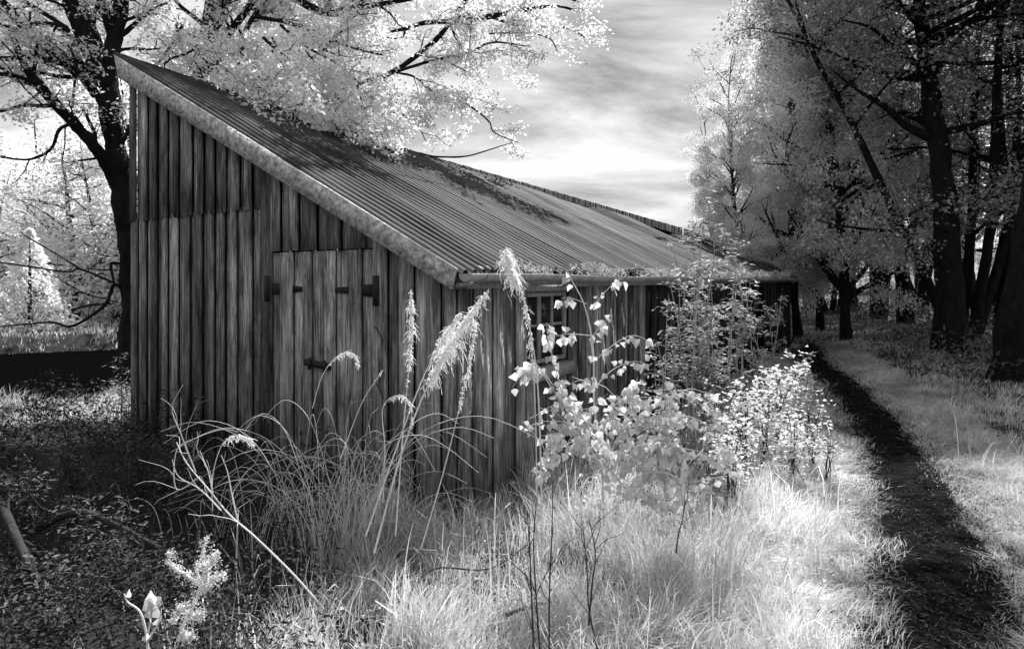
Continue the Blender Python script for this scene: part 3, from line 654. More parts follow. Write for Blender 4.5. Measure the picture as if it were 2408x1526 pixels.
cone_tree(70, 23.5, 3.5, 'bright cone shaped young conifer on the far river bank', 5)
sT = woodtree('added_shade_tree', 121, 12.5, .3, ('bark', 'leafm'), low=6.6, nb=40, blen=4.6, per=34, size=.15, spread=.3)  # unseen tree added to cast shade over the path
place(sT, 9.3, 8.4, .3, 1.0, 'added unseen broad tree just outside the right edge shading the path', 'tree', None, False)
# ------------------------------------------------------------------ grass (stuff)
def in_shed(x, y, m=0.):
    rx, ry = x-C[0], y-C[1]; t = (d1[0]*ry-d1[1]*rx)/det; s = (rx*d2[1]-ry*d2[0])/det
    return (s > -m) & (t > -m) & (t < LEN+m) & (s < WID-(WID-2.75)*np.clip(t/LEN, 0, 1)+m)
def blades(rng, x, y, h, wd, lean, bend, mb):
    n = len(x); z = ground(x, y)-.01; a = rng.uniform(0, 6.28, n)
    side = np.stack([np.cos(a), np.sin(a), np.zeros(n)], 1); ld = lean
    b = np.stack([x, y, z], 1); V = []
    for t, wf in ((0, 1), (.4, .9), (.75, .6), (1, .08)):
        c = b+np.array([0, 0, 1])*(h*t*(1-.3*t*t*bend))[:, None]+ld*(h*t*t*bend)[:, None]
        V += [c-side*(wd*wf)[:, None], c+side*(wd*wf)[:, None]]
    V = np.stack(V, 1).reshape(-1, 3); off = (np.arange(n)*8)[:, None, None]
    f = np.array([[0,1,3,2],[2,3,5,4],[4,5,7,6]])
    mb.add(V, (f[None]+off).reshape(-1, 4))
def grass_field(rng, n, ymin, ymax, pw):
    u = rng.uniform(0, 1, n); y = (ymin**(1-pw)+u*(ymax**(1-pw)-ymin**(1-pw)))**(1/(1-pw))
    x = rng.uniform(-1, 1, n)*(y*.92+1.2)
    return x, y
rng = np.random.default_rng(77); gmb = MB()
x, y = grass_field(rng, 520000, 1.3, 45, 1.35)
q, qn, qf = river_q(x, y); pd = pathdist(x, y)
keep = ~in_shed(x, y, .03) & ((q < qn+.7) | (q > qf-1.5)) & (pd > .14+.45*rng.uniform(0, 1, len(x))**2.2+.05*nz2(x, y, 2.2, 9))
dl = sstep(-.3, -1.2, x+.25*(y-3)+.3*nz2(x, y, 1.5, 3))*(q < qn-2.6)      # left undergrowth zone
keep &= rng.uniform(0, 1, len(x)) > dl*.985
cl = nz2(x, y, 2.4, 5)*.5+nz2(x, y, 6.5, 6)*.5
keep &= rng.uniform(0, 1, len(x)) < (.5-.14*sstep(3.6, 2.6, y))+1.0*cl
x, y, pd, cl = x[keep], y[keep], pd[keep], cl[keep]; n = len(x)
near_wall = 1
h = (.16+.18*np.clip(cl, -.7, 1))*rng.uniform(.55, 1.35, n)
h *= (.3+.7*sstep(.15, 1.0, pd)); h *= np.where(x > PS[:, 0][np.clip((y*0).astype(int), 0, 0)]+0, 1, 1)
h *= 1+.45*sstep(2.2, 1.2, np.abs(x-.6))*sstep(6.5, 4.5, y)
rgt = (x > np.interp(y, PS[:, 1], PS[:, 0])); h = np.where(rgt, h*.72, h)
h = np.where(y > 12, h*.9, h)
wd = .0022*rng.uniform(.6, 1.5, n)*np.maximum(1, y/4.6)
la = nz2(x, y, 1.7, 8)*3.4+rng.normal(0, 1.2, n); lean = np.stack([np.cos(la), np.sin(la), np.zeros(n)], 1)*rng.uniform(.3, 1.1, n)[:, None]
blades(rng, x, y, h, wd, lean, rng.uniform(.3, 1.2, n), gmb)
n = 150000; i = rng.integers(0, 158, n); side = rng.choice([-1, 1], n); dd_ = side*(.10+1.0*rng.uniform(0, 1, n)**.75)
x = PS[i, 0]+T[i, 0]*rng.uniform(-.2, .2, n)+Nn[i, 0]*dd_; y = PS[i, 1]+T[i, 1]*rng.uniform(-.2, .2, n)+Nn[i, 1]*dd_
pd = pathdist(x, y); k = (rng.uniform(0, 1, n) < sstep(.10, .55, pd+.1*nz2(x, y, 2.6, 3))) & (y > 1.2) & ~in_shed(x, y, .05); x, y, pd = x[k], y[k], pd[k]; n = len(x)
la = nz2(x, y, 2.2, 3)*3+rng.normal(0, 1, n); lean = np.stack([np.cos(la), np.sin(la), np.zeros(n)], 1)*rng.uniform(.9, 1.8, n)[:, None]
blades(rng, x, y, (.04+.06*sstep(.2, .9, pd))*rng.uniform(.5, 1.6, n), .0016*rng.uniform(.6, 1.4, n)*np.maximum(1, y/4.2), lean, rng.uniform(.9, 1.7, n), gmb)
n = 130000; y = rng.uniform(4.5, 26, n)**1.0; x = np.interp(y, PS[:, 1], PS[:, 0])+.3+rng.uniform(0, 1, n)*(y*.55+1.5); cl = nz2(x, y, 1.9, 5)
k = rng.uniform(0, 1, n) < .55+.6*cl; x, y, cl = x[k], y[k], cl[k]; n = len(x); la = rng.uniform(0, 6.28, n)
blades(rng, x, y, (.08+.05*cl)*rng.uniform(.5, 1.6, n), .0016*rng.uniform(.6, 1.4, n)*np.maximum(1, y/4.2), np.stack([np.cos(la), np.sin(la), np.zeros(n)], 1)*rng.uniform(.6, 1.5, n)[:, None], rng.uniform(.7, 1.6, n), gmb)
g = gmb.build('grass', M['grass']); tag(g, 'long pale grass growing round the shed and along the path', 'grass', kind='stuff')
# taller seed-stalk grass blades
tg = MB(); n = 4200; x, y = grass_field(rng, n, 1.6, 6.5, 1.2); k = (x > -1.6) & ~in_shed(x, y, .05) & (pathdist(x, y) > .5); x, y = x[k], y[k]; n = len(x)
la = rng.uniform(0, 6.28, n); lean = np.stack([np.cos(la), np.sin(la), np.zeros(n)], 1)*.5
blades(rng, x, y, rng.uniform(.2, .55, n), .0034*rng.uniform(.5, 1.7, n), lean, rng.uniform(.1, 1.4, n), tg)
tag(tg.build('tall_grass', M['grass']), 'taller pale grass stalks scattered through the grass', 'grass', kind='stuff')
# leafy low undergrowth: dark leaves with the left foreground shade put into their colour
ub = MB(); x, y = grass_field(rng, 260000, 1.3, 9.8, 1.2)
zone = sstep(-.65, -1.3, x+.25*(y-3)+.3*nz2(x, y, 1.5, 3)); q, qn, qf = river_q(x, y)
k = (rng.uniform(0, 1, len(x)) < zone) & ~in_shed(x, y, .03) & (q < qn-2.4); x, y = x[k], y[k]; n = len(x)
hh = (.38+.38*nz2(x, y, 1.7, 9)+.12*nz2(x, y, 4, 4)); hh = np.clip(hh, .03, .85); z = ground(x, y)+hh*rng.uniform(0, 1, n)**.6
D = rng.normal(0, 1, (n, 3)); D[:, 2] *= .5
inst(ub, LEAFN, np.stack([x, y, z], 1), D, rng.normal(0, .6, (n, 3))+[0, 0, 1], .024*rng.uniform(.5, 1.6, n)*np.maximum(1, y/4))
tag(ub.build('undergrowth', M['under']), 'dark low leafy undergrowth in the left foreground with shade put into its colour', 'undergrowth', kind='stuff')
wb = MB(); n = 90000; y = rng.uniform(10.5, 34, n); x = np.interp(y, PS[:, 1], PS[:, 0])+rng.uniform(.8, 22, n)
bs_ = np.zeros(n)
for tx, ty, tr_ in ((8.46,11,1.1),(8.95,13.5,1.2),(9.86,14.5,1.3),(11.3,19,1.3),(11.56,21,1.6),(11.9,16.5,1.2),(13.5,26,1.8),(14.1,23,1.5),(15.9,22,1.5)): bs_ = np.maximum(bs_, np.exp(-((x-tx)**2+(y-ty)**2)/tr_**2))
bs_ = np.maximum(bs_, .55*sstep(.1, .7, nz2(x, y, 1.1, 21))*sstep(15, 19, y)); k = rng.uniform(0, 1, n) < bs_; x, y, bs_ = x[k], y[k], bs_[k]; n = len(x)
z = ground(x, y)+(.5*bs_+.06)*rng.uniform(0, 1, n)**.8; D = rng.normal(0, 1, (n, 3)); D[:, 2] = abs(D[:, 2])*.7
inst(wb, LEAFN, np.stack([x, y, z], 1), D, rng.normal(0, .6, (n, 3))+[0, 0, 1], .10*rng.uniform(.5, 1.6, n))
tag(wb.build('woodland_brush', M['leafd']), 'low dark brush round the feet of the trees in the wood', 'brush', kind='stuff')
lb2 = MB(); x, y = grass_field(rng, 26000, 1.3, 5.5, 1.3); k = (x > -2.0) & ~in_shed(x, y, .03) & (pathdist(x, y) > .45) & (nz2(x, y, 2.1, 12) > -.05); x, y = x[k], y[k]; n = len(x)
z = ground(x, y)+.14*rng.uniform(0, 1, n)
D = rng.normal(0, 1, (n, 3)); D[:, 2] *= .4
inst(lb2, LEAFP, np.stack([x, y, z], 1), D, rng.normal(0, .5, (n, 3))+[0, 0, 1], .017*rng.uniform(.5, 1.7, n))
tag(lb2.build('ground_cover', M['grass']), 'small round leaves creeping between the grass stalks', 'ground cover', kind='stuff')
lt_ = MB(); n = 16000; i = rng.integers(0, 150, n); dd_ = rng.normal(0, .28, n); x = PS[i, 0]+T[i, 0]*rng.uniform(-.2, .2, n)+Nn[i, 0]*dd_; y = PS[i, 1]+T[i, 1]*rng.uniform(-.2, .2, n)+Nn[i, 1]*dd_
D = rng.normal(0, 1, (n, 3)); D[:, 2] *= .25
inst(lt_, LEAFN, np.stack([x, y, ground(x, y)+.018+.012*rng.uniform(0, 1, n)], 1), D, rng.normal(0, .35, (n, 3))+[0, 0, 1], .022*rng.uniform(.3, 1.6, n)*np.maximum(1, y/6))
tag(lt_.build('leaf_litter', M['litter']), 'dark dead leaves and crumbs trodden into the footpath', 'leaf litter', kind='stuff')
# ------------------------------------------------------------------ moss, stones on gutter
mm = MB(); n = 20000; t = rng.uniform(.45, 13, n); t = t[rng.uniform(0, 1, n) < .35+.6*nz2(t*2.2, t*0, 1, 4)+.3*nz2(t*7, t*0, 1, 2)]; n = len(t); cdir = 0; amp = .5+.5*np.sin(t*4.1)+.3*np.sin(t*9.7); 
cc = TR[:2]+n2*.06; pz_ = zg+.0+rng.uniform(-.02, .11, n)*(.45+.55*np.clip(amp, 0, 1.3))
pp = cc[None]+d2[None]*t[:, None]+n2[None]*rng.normal(0, .038, n)[:, None]
D = rng.normal(0, .6, (n, 3)); D[:, 2] += .7
inst(mm, LEAFN, np.column_stack([pp, pz_]), D, rng.normal(0, 1, (n, 3)), .032*rng.uniform(.4, 1.6, n)*np.maximum(1, pp[:, 1]/8))
tag(mm.build('gutter_moss', M['moss']), 'shaggy moss and grass growing along the gutter', 'moss', kind='stuff')
def blob(name, c, r, seed, m, lab, cat):
    rg = np.random.default_rng(seed); a, b = 14, 10; th = np.linspace(0, 2*math.pi, a, endpoint=False); ph = np.linspace(.02, math.pi-.02, b)
    TH, PH = np.meshgrid(th, ph); rad = 1+.09*np.sin(3*TH+seed)*np.sin(PH)+.06*np.cos(4*PH+TH)+rg.normal(0, .012, TH.shape)
    V = np.stack([np.cos(TH)*np.sin(PH)*r[0]*rad, np.sin(TH)*np.sin(PH)*r[1]*rad, np.cos(PH)*r[2]*rad], -1).reshape(-1, 3)
    i = np.arange(b-1)[:, None]*a; j = np.arange(a)[None]; q = np.stack([i+j, i+a+j, i+a+(j+1) % a, i+(j+1) % a], -1).reshape(-1, 4)
    mb = MB(); mb.add(V, [q]); o = mb.build(name, M[m], None, True); o.location = tuple(float(x) for x in c); return tag(o, lab, cat)
blob('stone', P(1116, 634, 4.98), (.062, .05, .034), 1, 'stone', 'larger pale rounded stone lying in the near end of the gutter', 'stone')
blob('stone', P(1141, 636, 5.08), (.045, .045, .036), 2, 'stone', 'smaller pale rounded stone to the right of the other in the gutter', 'stone')
# ------------------------------------------------------------------ foreground poplar sapling
def stalk(mb, pts, r0, r1, sides=5, k=6):
    sp = smooth_poly(pts, len(pts)*k); mb.tube(sp, np.linspace(r0, r1, len(sp)), sides); return sp
def leafalong(rng, mb, sp, n, size, tpl=LEAFP, hang=1.0, f0=.15, petiole=.02):
    f = np.sort(rng.uniform(f0, 1, n)); i = np.minimum((f*(len(sp)-1)).astype(int), len(sp)-2); fr = (f*(len(sp)-1)-i)[:, None]
    p = sp[i]*(1-fr)+sp[i+1]*fr; a = rng.normal(0, .7, (n, 3)); a[:, 2] -= hang
    D = a/np.linalg.norm(a, axis=1)[:, None]; Nr = rng.normal(0, .5, (n, 3)); Nr[:, 1] -= .8; Nr[:, 2] += .5
    inst(mb, tpl, p+D*petiole, D, Nr, size*rng.uniform(.6, 1.25, n))
def sapling(name, stems, Ys, label, cat, seed, size, nl, mats=('stemw', 'sap'), tpl=LEAFP, hang=1., lk=1.):
    rng = np.random.default_rng(seed); sm = MB(); lm = MB(); first_p = None
    for pix, r0, n_l, Y in stems:
        pts = PL(pix, Y)
        if first_p is None: first_p = pts[0].copy()
        sp = stalk(sm, pts, r0, r0*.4); leafalong(rng, lm, sp, int(n_l*lk), size, tpl, hang)
        if lk > 1 and n_l >= 14:
            for _ in range(9):
                i = rng.integers(5, len(sp)-2); d = unit(sp[i+1]-sp[i]+rng.normal(0, .75, 3)); bp = wander(rng, sp[i], d, rng.uniform(.1, .3), 6, .14, -.04)
                sm.tube(bp, np.linspace(.0022, .001, 7), 4); leafalong(rng, lm, bp, 6, size*.85, tpl, hang, .1)
    loc = first_p.copy(); loc[2] = gz(loc[0], loc[1])
    e = empty(name, tuple(float(x) for x in loc)); sm.V = [v-loc for v in sm.V]; lm.V = [v-loc for v in lm.V]
    sm.build('stem', M[mats[0]], e, True); lm.build('leaves', M[mats[1]], e); return tag(e, label, cat)
Y = 3.7
st = [([(1420,1230),(1415,1100),(1398,960),(1395,820),(1375,720),(1345,660),(1335,640)], .007, 6, (3.8, 3.9)),
      ([(1390,730),(1420,690),(1450,662),(1465,655)], .003, 7, 3.88), ([(1385,800),(1410,770),(1430,745)], .003, 5, 3.88),
      ([(1380,715),(1340,700),(1320,702)], .0025, 5, 3.86), ([(1395,790),(1340,785),(1310,790)], .003, 6, 3.86), ([(1398,900),(1360,895),(1320,915)], .003, 7, 3.85),
      ([(1398,850),(1430,820),(1480,790),(1520,800),(1530,830)], .003, 10, 3.9), ([(1400,910),(1440,870),(1490,850),(1530,860)], .003, 10, 3.9),
      ([(1480,1160),(1400,1060),(1330,960),(1290,900),(1265,860),(1240,840)], .006, 10, (3.7, 3.6)), ([(1300,905),(1270,870),(1230,880),(1205,910)], .003, 8, 3.6),
      ([(1330,960),(1310,880),(1290,800),(1285,760)], .003, 12, 3.65), ([(1280,880),(1250,860),(1225,860)], .0025, 5, 3.6),
      ([(1420,1120),(1360,1010),(1290,990),(1225,1010)], .004, 10, (3.6, 3.5)), ([(1430,1080),(1480,980),(1560,930),(1620,920),(1680,960)], .005, 22, (3.7, 3.8)),
      ([(1440,1100),(1520,1020),(1600,980),(1660,1000),(1720,1080)], .005, 26, (3.7, 3.6)), ([(1450,1130),(1540,1060),(1640,1060),(1735,1105)], .005, 26, (3.6, 3.5)),
      ([(1450,1150),(1530,1110),(1600,1130),(1640,1210)], .005, 22, (3.6, 3.4)), ([(1420,1120),(1360,1040),(1300,1070),(1260,1120)], .004, 20, (3.6, 3.5)),
      ([(1420,1060),(1380,980),(1340,940),(1330,930)], .004, 20, 3.6), ([(1425,1100),(1430,1000),(1460,930),(1500,900)], .004, 26, 3.65),
      ([(1430,1110),(1350,1010),(1330,1000),(1300,1040)], .003, 16, 3.5), ([(1440,1130),(1490,1060),(1560,1040),(1600,1060)], .004, 22, 3.55),
      ([(1430,1160),(1500,1150),(1560,1180),(1640,1180)], .004, 22, 3.45),([(1440,1120),(1480,1010),(1540,980),(1590,960)], .004, 24, 3.7)]
sapling('poplar_sapling', st, Y, 'bright poplar sapling with heart shaped leaves in front of the window', 'sapling', 8, .045, 10, lk=2.)
# ------------------------------------------------------------------ slender saplings and shrubs by the far side wall
def rootpix(u, v): g = G(u, v); return g
def slender(u, vtop, Yd, seed, label, group, nst=3, size=.05, mt=('stemm', 'leafm'), w=60, dens=8, dark=False, name='rowan_sapling', cat='sapling', flat=True):
    rng = np.random.default_rng(seed); x0, _ = XY(u, Yd); z0 = gz(x0, Yd); top = H+(V0-vtop)/F*Yd; sm = MB(); lm = MB(); wm = w/F*Yd
    for k in range(nst):
        tx = rng.uniform(-1, 1)*wm*.6; ht = (top-z0)*(1 if k == 0 else rng.uniform(.55, .95)); hs = min(1, ht/1.4)
        pts = np.array([[rng.normal(0, .05), rng.normal(0, .08), -.05], [tx*.2*hs, rng.normal(0, .1)*hs, ht*.35], [tx*.6*hs, rng.normal(0, .15)*hs, ht*.7], [tx*hs, rng.normal(0, .2)*hs, ht]])
        sp = stalk(sm, pts, .003+.0045*min(ht, 2), .002)
        nbr = int(dens*ht)
        for j in range(nbr):
            f = rng.uniform(.22, 1); p = sp[int(f*(len(sp)-1))]; a = rng.uniform(0, 6.28); L = rng.uniform(.12, .4)*wm*1.5*(1.15-f)+.08
            d = np.array([math.cos(a), math.sin(a), rng.uniform(.1, .9)]); bp = wander(rng, p, d, L, 4, .15, -.08); sm.tube(bp, np.linspace(.004, .0015, 5), 3)
            n_l = int(L/.027)+4; idx = rng.integers(1, 5, n_l); c = bp[idx]+rng.normal(0, .025, (n_l, 3))
            D = rng.normal(0, 1, (n_l, 3)); D[:, 2] = D[:, 2]*.25-.15
            inst(lm, LEAFN if flat else LEAFP, c, D, rng.normal(0, .3, (n_l, 3))+[0, 0, 1], size*rng.uniform(.6, 1.4, n_l))
    e = empty(name, (x0, Yd, z0)); sm.build('stem', M[mt[0]], e, True); lm.build('leaves', M[mt[1]], e); return tag(e, label, cat, group)
gname = 'slender saplings along the side wall'
slender(1640, 430, 7.4, 41, 'tallest slender sapling rising above the roof edge', gname, 4, .075, w=80, dens=11)
slender(1585, 540, 7.0, 42, 'slender sapling left of the tallest one in front of the dark boards', gname, 2, .065, w=40)
slender(1705, 520, 8.2, 43, 'slender sapling just right of the tallest one', gname, 3, .07)
slender(1780, 640, 9.6, 44, 'shorter sapling in front of the far dark doorway', gname, 3, .07, w=50)
slender(1555, 850, 6.4, 45, 'low sapling at the foot of the light boards by the corner of the dark boards', gname, 3, .05, w=60, mt=('stemm', 'leafm'))
slender(1620, 600, 6.6, 141, 'leafy sapling directly in front of the boundary between light and dark boards', gname, 3, .07, w=70)
slender(1670, 500, 7.8, 142, 'sapling close behind the tallest slender one', gname, 4, .07, w=80)
slender(1735, 600, 8.6, 143, 'sapling with layered leaves between the tall ones and the far doorway', gname, 4, .075, w=70)
slender(1820, 690, 10.5, 144, 'last small sapling beside the far doorway', gname, 3, .07, w=60)
slender(1560, 690, 6.4, 145, 'small leafy sapling against the last light boards', gname, 3, .055, w=60, mt=('stemm', 'leafm'))
sg = 'leafy shrubs between the shed and the path'
mt2 = ('stemd', 'leafw')
slender(1830, 830, 6.6, 51, 'bright leaved shrub nearest the path in the shrub row', sg, 7, .034, mt2, 120, 12, name='leafy_shrub', cat='shrub', flat=False)
slender(1750, 880, 6.0, 52, 'bright leaved shrub behind the tip of the poplar sapling', sg, 7, .034, mt2, 110, 12, name='leafy_shrub', cat='shrub', flat=False)
slender(1880, 815, 8.0, 53, 'bright leaved shrub at the far end of the shrub row', sg, 6, .040, mt2, 90, 11, name='leafy_shrub', cat='shrub', flat=False)
slender(1680, 900, 5.6, 54, 'shrub at the left end of the shrub row close to the poplar sapling', sg, 6, .032, mt2, 100, 12, name='leafy_shrub', cat='shrub', flat=False)
slender(1905, 900, 6.0, 55, 'thin dark stemmed shrub leaning over the path edge', sg, 6, .026, mt2, 70, 8, name='leafy_shrub', cat='shrub', flat=False)
slender(1795, 890, 6.3, 151, 'bright shrub in the middle of the row behind the nearest one', sg, 8, .03, mt2, 120, 12, name='leafy_shrub', cat='shrub', flat=False)
slender(1865, 940, 5.7, 152, 'low bright shrub leaning out over the grass beside the path bend', sg, 7, .028, mt2, 110, 12, name='leafy_shrub', cat='shrub', flat=False)
slender(1720, 980, 5.1, 153, 'low bright shrub just right of the lower leaves of the poplar sapling', sg, 7, .028, mt2, 110, 12, name='leafy_shrub', cat='shrub', flat=False)
slender(1660, 800, 7.2, 56, 'shaded shrub against the dark boards behind the shrub row', sg, 7, .05, ('stemd', 'leafm'), 110, 9, name='leafy_shrub', cat='shrub')
slender(1950, 1000, 5.6, 57, 'lowest twiggy shrub beside the path bend', sg, 5, .022, mt2, 60, 8, name='leafy_shrub', cat='shrub', flat=False)
# ------------------------------------------------------------------ fluffy seed stalks
def seedstalk(pix, Y, r, f0, f1, wid, n, seed, label, name='seed_stalk', curl=False):
    rng = np.random.default_rng(seed); pts = PL(pix, Y); loc = pts[0].copy(); loc[2] = gz(loc[0], loc[1])
    sm = MB(); sp = stalk(sm, pts, r, r*.4, 5, 10); hm = MB()
    for _ in range(int(n*.62)):
        f = f0+(f1-f0)*rng.uniform(0, 1); i = min(int(f*(len(sp)-1)), len(sp)-2); p = sp[i]; q = (f-f0)/(f1-f0); ww = .7*wid*(.72+.38*math.sin(f*47+seed)+.2*math.sin(f*113))*math.sin(math.pi*min(1, max(.06, q*.9+.08)))**.6
        a = rng.uniform(0, 6.28, 7); k = np.linspace(0, 1, 7); ww *= rng.uniform(.5, 1.5); d = rng.normal(0, 1, 3); d[2] -= .5; d = unit(d); e1 = unit(np.cross(d, [.3, .5, .8]))
        c = p+d[None]*(k*ww*rng.uniform(.5, 1.2))[:, None]+e1[None]*(np.sin(k*rng.uniform(3, 9))*ww*.22)[:, None]+np.array([0, 0, -1])[None]*(k**2*ww*.6)[:, None]
        hm.ribbon(c, np.linspace(.0017, .0009, 7), rng.normal(0, 1, 3)*[1, .35, 1])
    for m in (sm, hm): m.V = [v-loc for v in m.V]
    e = empty(name, tuple(float(x) for x in loc)); sm.build('stem', M['stemw'], e, True); hm.build('seed_head', M['fluff'], e); return tag(e, label, 'plant', 'seeding stalks in front of the shed corner')
seedstalk([(930,1260),(945,1050),(958,900),(968,760),(966,680)], (3.5, 3.55), .004, .50, 1, .05, 900, 61, 'upright stalk with a long white seed head against the gable boards')
seedstalk([(880,1300),(940,1080),(1000,920),(1070,790),(1150,680)], (3.3, 3.6), .006, .55, .98, .11, 1500, 62, 'thickest slanting stalk with a wide fluffy head reaching the gutter')
seedstalk([(860,1260),(930,1060),(990,900),(1040,800),(1085,735)], (3.4, 3.5), .005, .62, 1, .07, 700, 63, 'slanting stalk with a fluffy head just left of the thickest one')
seedstalk([(990,1290),(1040,1120),(1080,960),(1105,850),(1120,750)], (3.6, 3.6), .004, .5, 1, .045, 500, 64, 'thin stalk with a wispy seed head close to the shed corner')
seedstalk([(1275,1400),(1272,1100),(1262,880),(1235,720),(1205,640),(1190,580)], (3.1, 3.6), .005, .72, 1, .085, 1300, 65, 'tall stalk with a plume of fluff standing above the gutter')
seedstalk([(1258,1400),(1262,1150),(1256,900),(1240,740),(1215,650)], (3.15, 3.55), .0045, .55, .97, .035, 500, 66, 'tall thin stalk with small curls right of the plume')
seedstalk([(735,960),(755,890),(785,845),(820,828),(840,845),(843,870)], (3.5, 3.5), .0025, .35, 1, .028, 420, 67, 'small hooked stalk with a curled seed head in front of the door latch')
seedstalk([(800,1080),(850,950),(890,885),(900,870)], (3.4, 3.4), .0025, .5, 1, .012, 120, 68, 'short thin stalk leaning right below the door')
seedstalk([(500,1200),(500,1120),(520,1050),(550,1025),(585,1030),(597,1050)], (3., 3.), .0025, .45, 1, .03, 420, 69, 'low curled seed head over the dark undergrowth')
seedstalk([(900,1180),(905,1060),(900,960),(935,930),(965,950),(968,1010)], (3.3, 3.3), .003, .45, 1, .03, 420, 70, 'bent seed head drooping in front of the gable boards')
# ------------------------------------------------------------------ dry arching stems
def dryclump(u, v, spread, n, hgt, seed, label, m='stemw', r=.0022, arch=.5):
    rng = np.random.default_rng(seed); g = G(u, v); sm = MB()
    for _ in range(n):
        b = np.array([rng.normal(0, spread), rng.normal(0, spread*.5), -.03]); hh = hgt*rng.uniform(.45, 1.1); dx = rng.normal(.05, .42)*hh; dy = rng.normal(0, .15)*hh; ar = rng.uniform(0, arch)
        pts = [b, b+[dx*.25, dy*.3, hh*.45], b+[dx*.7, dy*.7, hh*.85], b+[dx*1.1+ar*dx*.9, dy, hh*(1-.1*ar)], b+[dx*1.3+ar*dx*2.6, dy*1.2, hh*(1-.75*ar)]]
        sp = stalk(sm, np.array(pts), r*rng.uniform(.7, 1.4), r*.4, 4, 4)
        if rng.uniform() < .35:
            i = rng.integers(6, len(sp)-4); d = unit(sp[i+1]-sp[i]+rng.normal(0, .5, 3)); sm.tube(wander(rng, sp[i], d, .18*rng.uniform(.5, 1.3), 5, .2, -.06), np.linspace(r*.5, r*.25, 6), 3)
    o = sm.build('dry_stem_clump', M[m], None, True); o.location = tuple(float(q) for q in g); return tag(o, label, 'plant', 'clumps of dry arching stems')
dryclump(800, 1330, .13, 60, .95, 71, 'largest tangle of pale dry stems arching in front of the door')
dryclump(660, 1290, .12, 30, .75, 72, 'smaller tangle of pale dry stems left of the largest one')
dryclump(900, 1300, .10, 26, .7, 73, 'pale dry stems to the right of the largest tangle')
dryclump(540, 1290, .12, 22, .5, 74, 'low sparse pale stems over the dark undergrowth')
dryclump(1050, 1330, .3, 14, .35, 75, 'short scattered pale stems below the shed corner')
# single long pale dead branch, falling from upper left to lower right
def branchthing(name, mains, Ys, rs, label, cat, m, seed, side=None, fuzz=0, group=None, lm=None):
    rng = np.random.default_rng(seed); sm = MB(); fz = MB(); loc = None
    for k, (pix, Y, r) in enumerate(mains):
        pts = PL(pix, Y)
        if loc is None: loc = pts[0].copy()
        sp = stalk(sm, pts, r, r*.45, 6, 6)
        if side:
            for _ in range(side):
                i = rng.integers(2, len(sp)-3); d = unit(sp[i+1]-sp[i]); a = rng.normal(0, 1, 3); d = unit(d+a*.55); sm.tube(wander(rng, sp[i], d, .16*rng.uniform(.4, 1.4), 5, .2, 0), np.linspace(r*.4, r*.2, 6), 4)
        if fuzz:
            n = int(fuzz); idx = rng.integers(2, len(sp), n); inst(fz, LEAFN, sp[idx]+rng.normal(0, 1, (n, 3))*(.004+.016*np.clip(np.sin(idx*.7+k*2), 0, 1)*.7)[:, None], rng.normal(0, 1, (n, 3)), rng.normal(0, 1, (n, 3)), .008*rng.uniform(.4, 1.8, n))
    for q in (sm, fz): q.V = [v-loc for v in q.V]
    e = empty(name, tuple(float(x) for x in loc)); sm.build('wood', M[m], e, True)
    if fuzz: fz.build('lichen', M['lichen'], e)
    return tag(e, label, cat, group)
branchthing('dead_branch', [([(762,1432),(690,1350),(600,1262),(540,1210),(490,1150),(440,1090),(415,1040)], (2.7, 2.9), .0045),
    ([(560,1228),(545,1160),(535,1110),(520,1070)], 2.85, .0035), ([(520,1200),(470,1150),(420,1120),(405,1080)], 2.9, .003), ([(500,1160),(490,1110),(470,1060)], 2.9, .003),
    ([(460,1110),(425,1020),(405,960),(430,905)], 2.9, .003), ([(470,1120),(415,1150),(415,1060),(460,1030),(520,1010),(560,1015)], 2.9, .0025)],
    0, 0, 'long pale forked dead branch slanting across the left undergrowth', 'branch', 'stemw', 81, side=3)
branchthing('lichen_branch', [([(408,1530),(428,1480),(440,1445),(462,1410),(470,1370),(462,1335),(476,1312),(480,1285),(488,1262)], 2.35, .006), ([(470,1330),(492,1326),(503,1316),(507,1302)], 2.35, .004), ([(466,1375),(440,1352),(418,1340),(402,1325),(398,1298)], 2.35, .005),
    ([(462,1400),(488,1380),(500,1360),(527,1350)], 2.35, .004), ([(452,1425),(430,1425),(418,1440),(404,1462)], 2.32, .005), ([(445,1440),(462,1450),(476,1440)], 2.33, .004), ([(480,1385),(486,1345),(482,1330)], 2.36, .004), ([(425,1480),(440,1500),(452,1495)], 2.33, .004)], 0, 0, 'crooked upright branch thick with white lichen in the left foreground', 'branch', 'lichen', 82, fuzz=520)
# sprouting twig with broad pale leaves
sapling('sprouting_twig', [([(348,1560),(345,1500),(330,1440),(300,1415),(292,1395)], .005, 3, 2.1), ([(345,1500),(355,1450),(358,1425)], .004, 4, 2.1), ([(350,1500),(372,1465),(380,1430)], .004, 5, 2.1)], 2.1,
    'small sprouting twig with a few broad pale leaves at the bottom left', 'twig', 83, .04, 3, mats=('stemw', 'sap'), hang=-1.3)
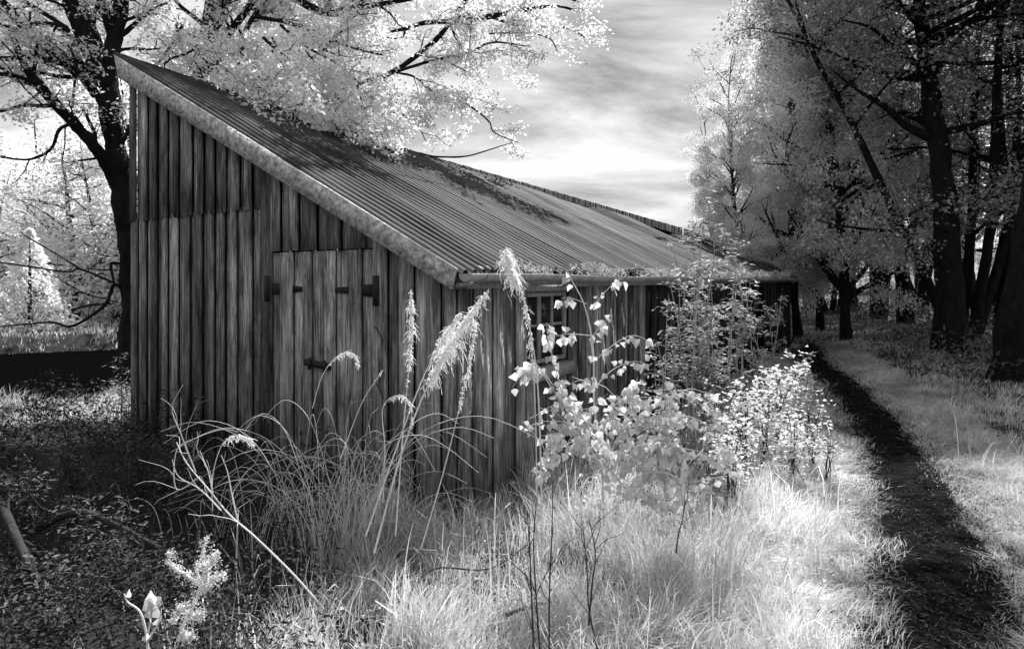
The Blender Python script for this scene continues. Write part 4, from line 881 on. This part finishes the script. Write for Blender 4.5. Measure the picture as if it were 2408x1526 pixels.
# fallen branches in the undergrowth
def fallen(pix, vs, r, lab, seed, m='barkmid', lift=.12):
    rng = np.random.default_rng(seed); pts = np.array([G(u, v)+[0, 0, lift*rng.uniform(.5, 1.3)] for u, v in pix]); sm = MB(); sp = stalk(sm, pts-pts[0], r, r*.5, 7, 6)
    for _ in range(4):
        i = rng.integers(2, len(sp)-3); d = unit(rng.normal(0, 1, 3)+[0, 0, .8]); sm.tube(wander(rng, sp[i], d, .35*rng.uniform(.5, 1.2), 5, .2, -.03), np.linspace(r*.4, r*.12, 6), 5)
    o = sm.build('fallen_branch', M[m], None, True); o.location = tuple(float(q) for q in pts[0]); return tag(o, lab, 'branch', 'branches lying in the undergrowth')
fallen([(90,1345),(180,1390),(270,1420),(420,1420),(520,1460)], 0, .022, 'thick curved fallen branch across the bottom left undergrowth', 91, lift=.36)
fallen([(480,1400),(540,1470),(600,1510)], 0, .02, 'short thick fallen branch right of the lichened branch', 92, lift=.32)
fallen([(0,1370),(60,1470),(90,1526)], 0, .028, 'thick branch in the bottom left corner', 93, lift=.36)
fallen([(190,1290),(260,1250),(330,1205),(420,1205)], 0, .008, 'thin bent twig on the dark undergrowth left of the dry stems', 94, 'barkmid', .5)
fallen([(960,1500),(1020,1460),(1150,1400),(1240,1350)], 0, .006, 'long thin twig lying in the grass below the shed corner', 95, 'stemd', .22)
fallen([(1190,1526),(1260,1500),(1340,1478)], 0, .010, 'short dark stick in the grass at the bottom centre', 96, 'stemd', .15)
# thin dark upright stems standing in the foreground grass
for k, (pix, Y) in enumerate((([(1257,1560),(1250,1400),(1245,1280),(1240,1200)], 2.5), ([(1272,1560),(1262,1420),(1255,1280),(1262,1170)], 2.52), ([(1292,1560),(1292,1400),(1298,1250),(1300,1130)], 2.6),
        ([(1405,1526),(1385,1430),(1380,1330),(1370,1230)], 2.55), ([(1385,1470),(1392,1380),(1400,1300),(1385,1220)], 2.6), ([(1590,1300),(1595,1260),(1605,1220),(1612,1180)], 3.1))):
    labs = ['leftmost of the dark bare stems below the poplar sapling', 'dark bare stem second from the left in the foreground grass', 'dark bare stem directly below the tall plume stalk', 'dark crooked bare stem below the middle of the poplar sapling', 'paired dark bare stem close behind the crooked one', 'short dark bare stem under the right side of the poplar sapling']
    sm = MB(); pts = PL(pix, Y); loc = pts[0].copy(); rg = np.random.default_rng(200+k); sp = stalk(sm, pts-loc, .0042, .0016, 5)
    for _ in range(5):
        i = rg.integers(4, len(sp)-2); sm.tube(wander(rg, sp[i], [rg.normal(0, .6), 0, 1], .14, 4, .15, 0), np.linspace(.002, .001, 5), 3)
    o = sm.build('bare_sapling', M['stemd'], None, True); o.location = tuple(float(q) for q in loc); tag(o, labs[k], 'stem', 'bare dark stems in the foreground grass')
# left bank: small bare shrub and tufts at the shed corner
slender(300, 835, 7.6, 58, 'small leafy shrub at the left corner of the gable wall', None, 4, .05, ('stemd', 'leafm'), 70, 8, name='corner_shrub', cat='shrub')
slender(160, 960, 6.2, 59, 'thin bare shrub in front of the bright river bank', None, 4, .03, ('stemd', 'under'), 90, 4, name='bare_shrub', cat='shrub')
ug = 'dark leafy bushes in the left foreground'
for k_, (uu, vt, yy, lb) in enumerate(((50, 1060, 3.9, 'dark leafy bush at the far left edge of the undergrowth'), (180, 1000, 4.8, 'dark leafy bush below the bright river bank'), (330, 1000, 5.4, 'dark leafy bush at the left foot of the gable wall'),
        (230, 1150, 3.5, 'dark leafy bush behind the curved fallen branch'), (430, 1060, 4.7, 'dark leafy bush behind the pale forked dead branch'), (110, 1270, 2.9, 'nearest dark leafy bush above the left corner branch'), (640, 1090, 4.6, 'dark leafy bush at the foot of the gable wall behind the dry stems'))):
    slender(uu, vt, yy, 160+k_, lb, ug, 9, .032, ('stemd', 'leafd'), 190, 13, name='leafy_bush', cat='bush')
slender(455, 950, 5.4, 60, 'small sprig of leaves against the foot of the gable wall', None, 3, .04, ('stemm', 'leafm'), 40, 5, name='leafy_sprig', cat='plant')
S.render.film_transparent = False
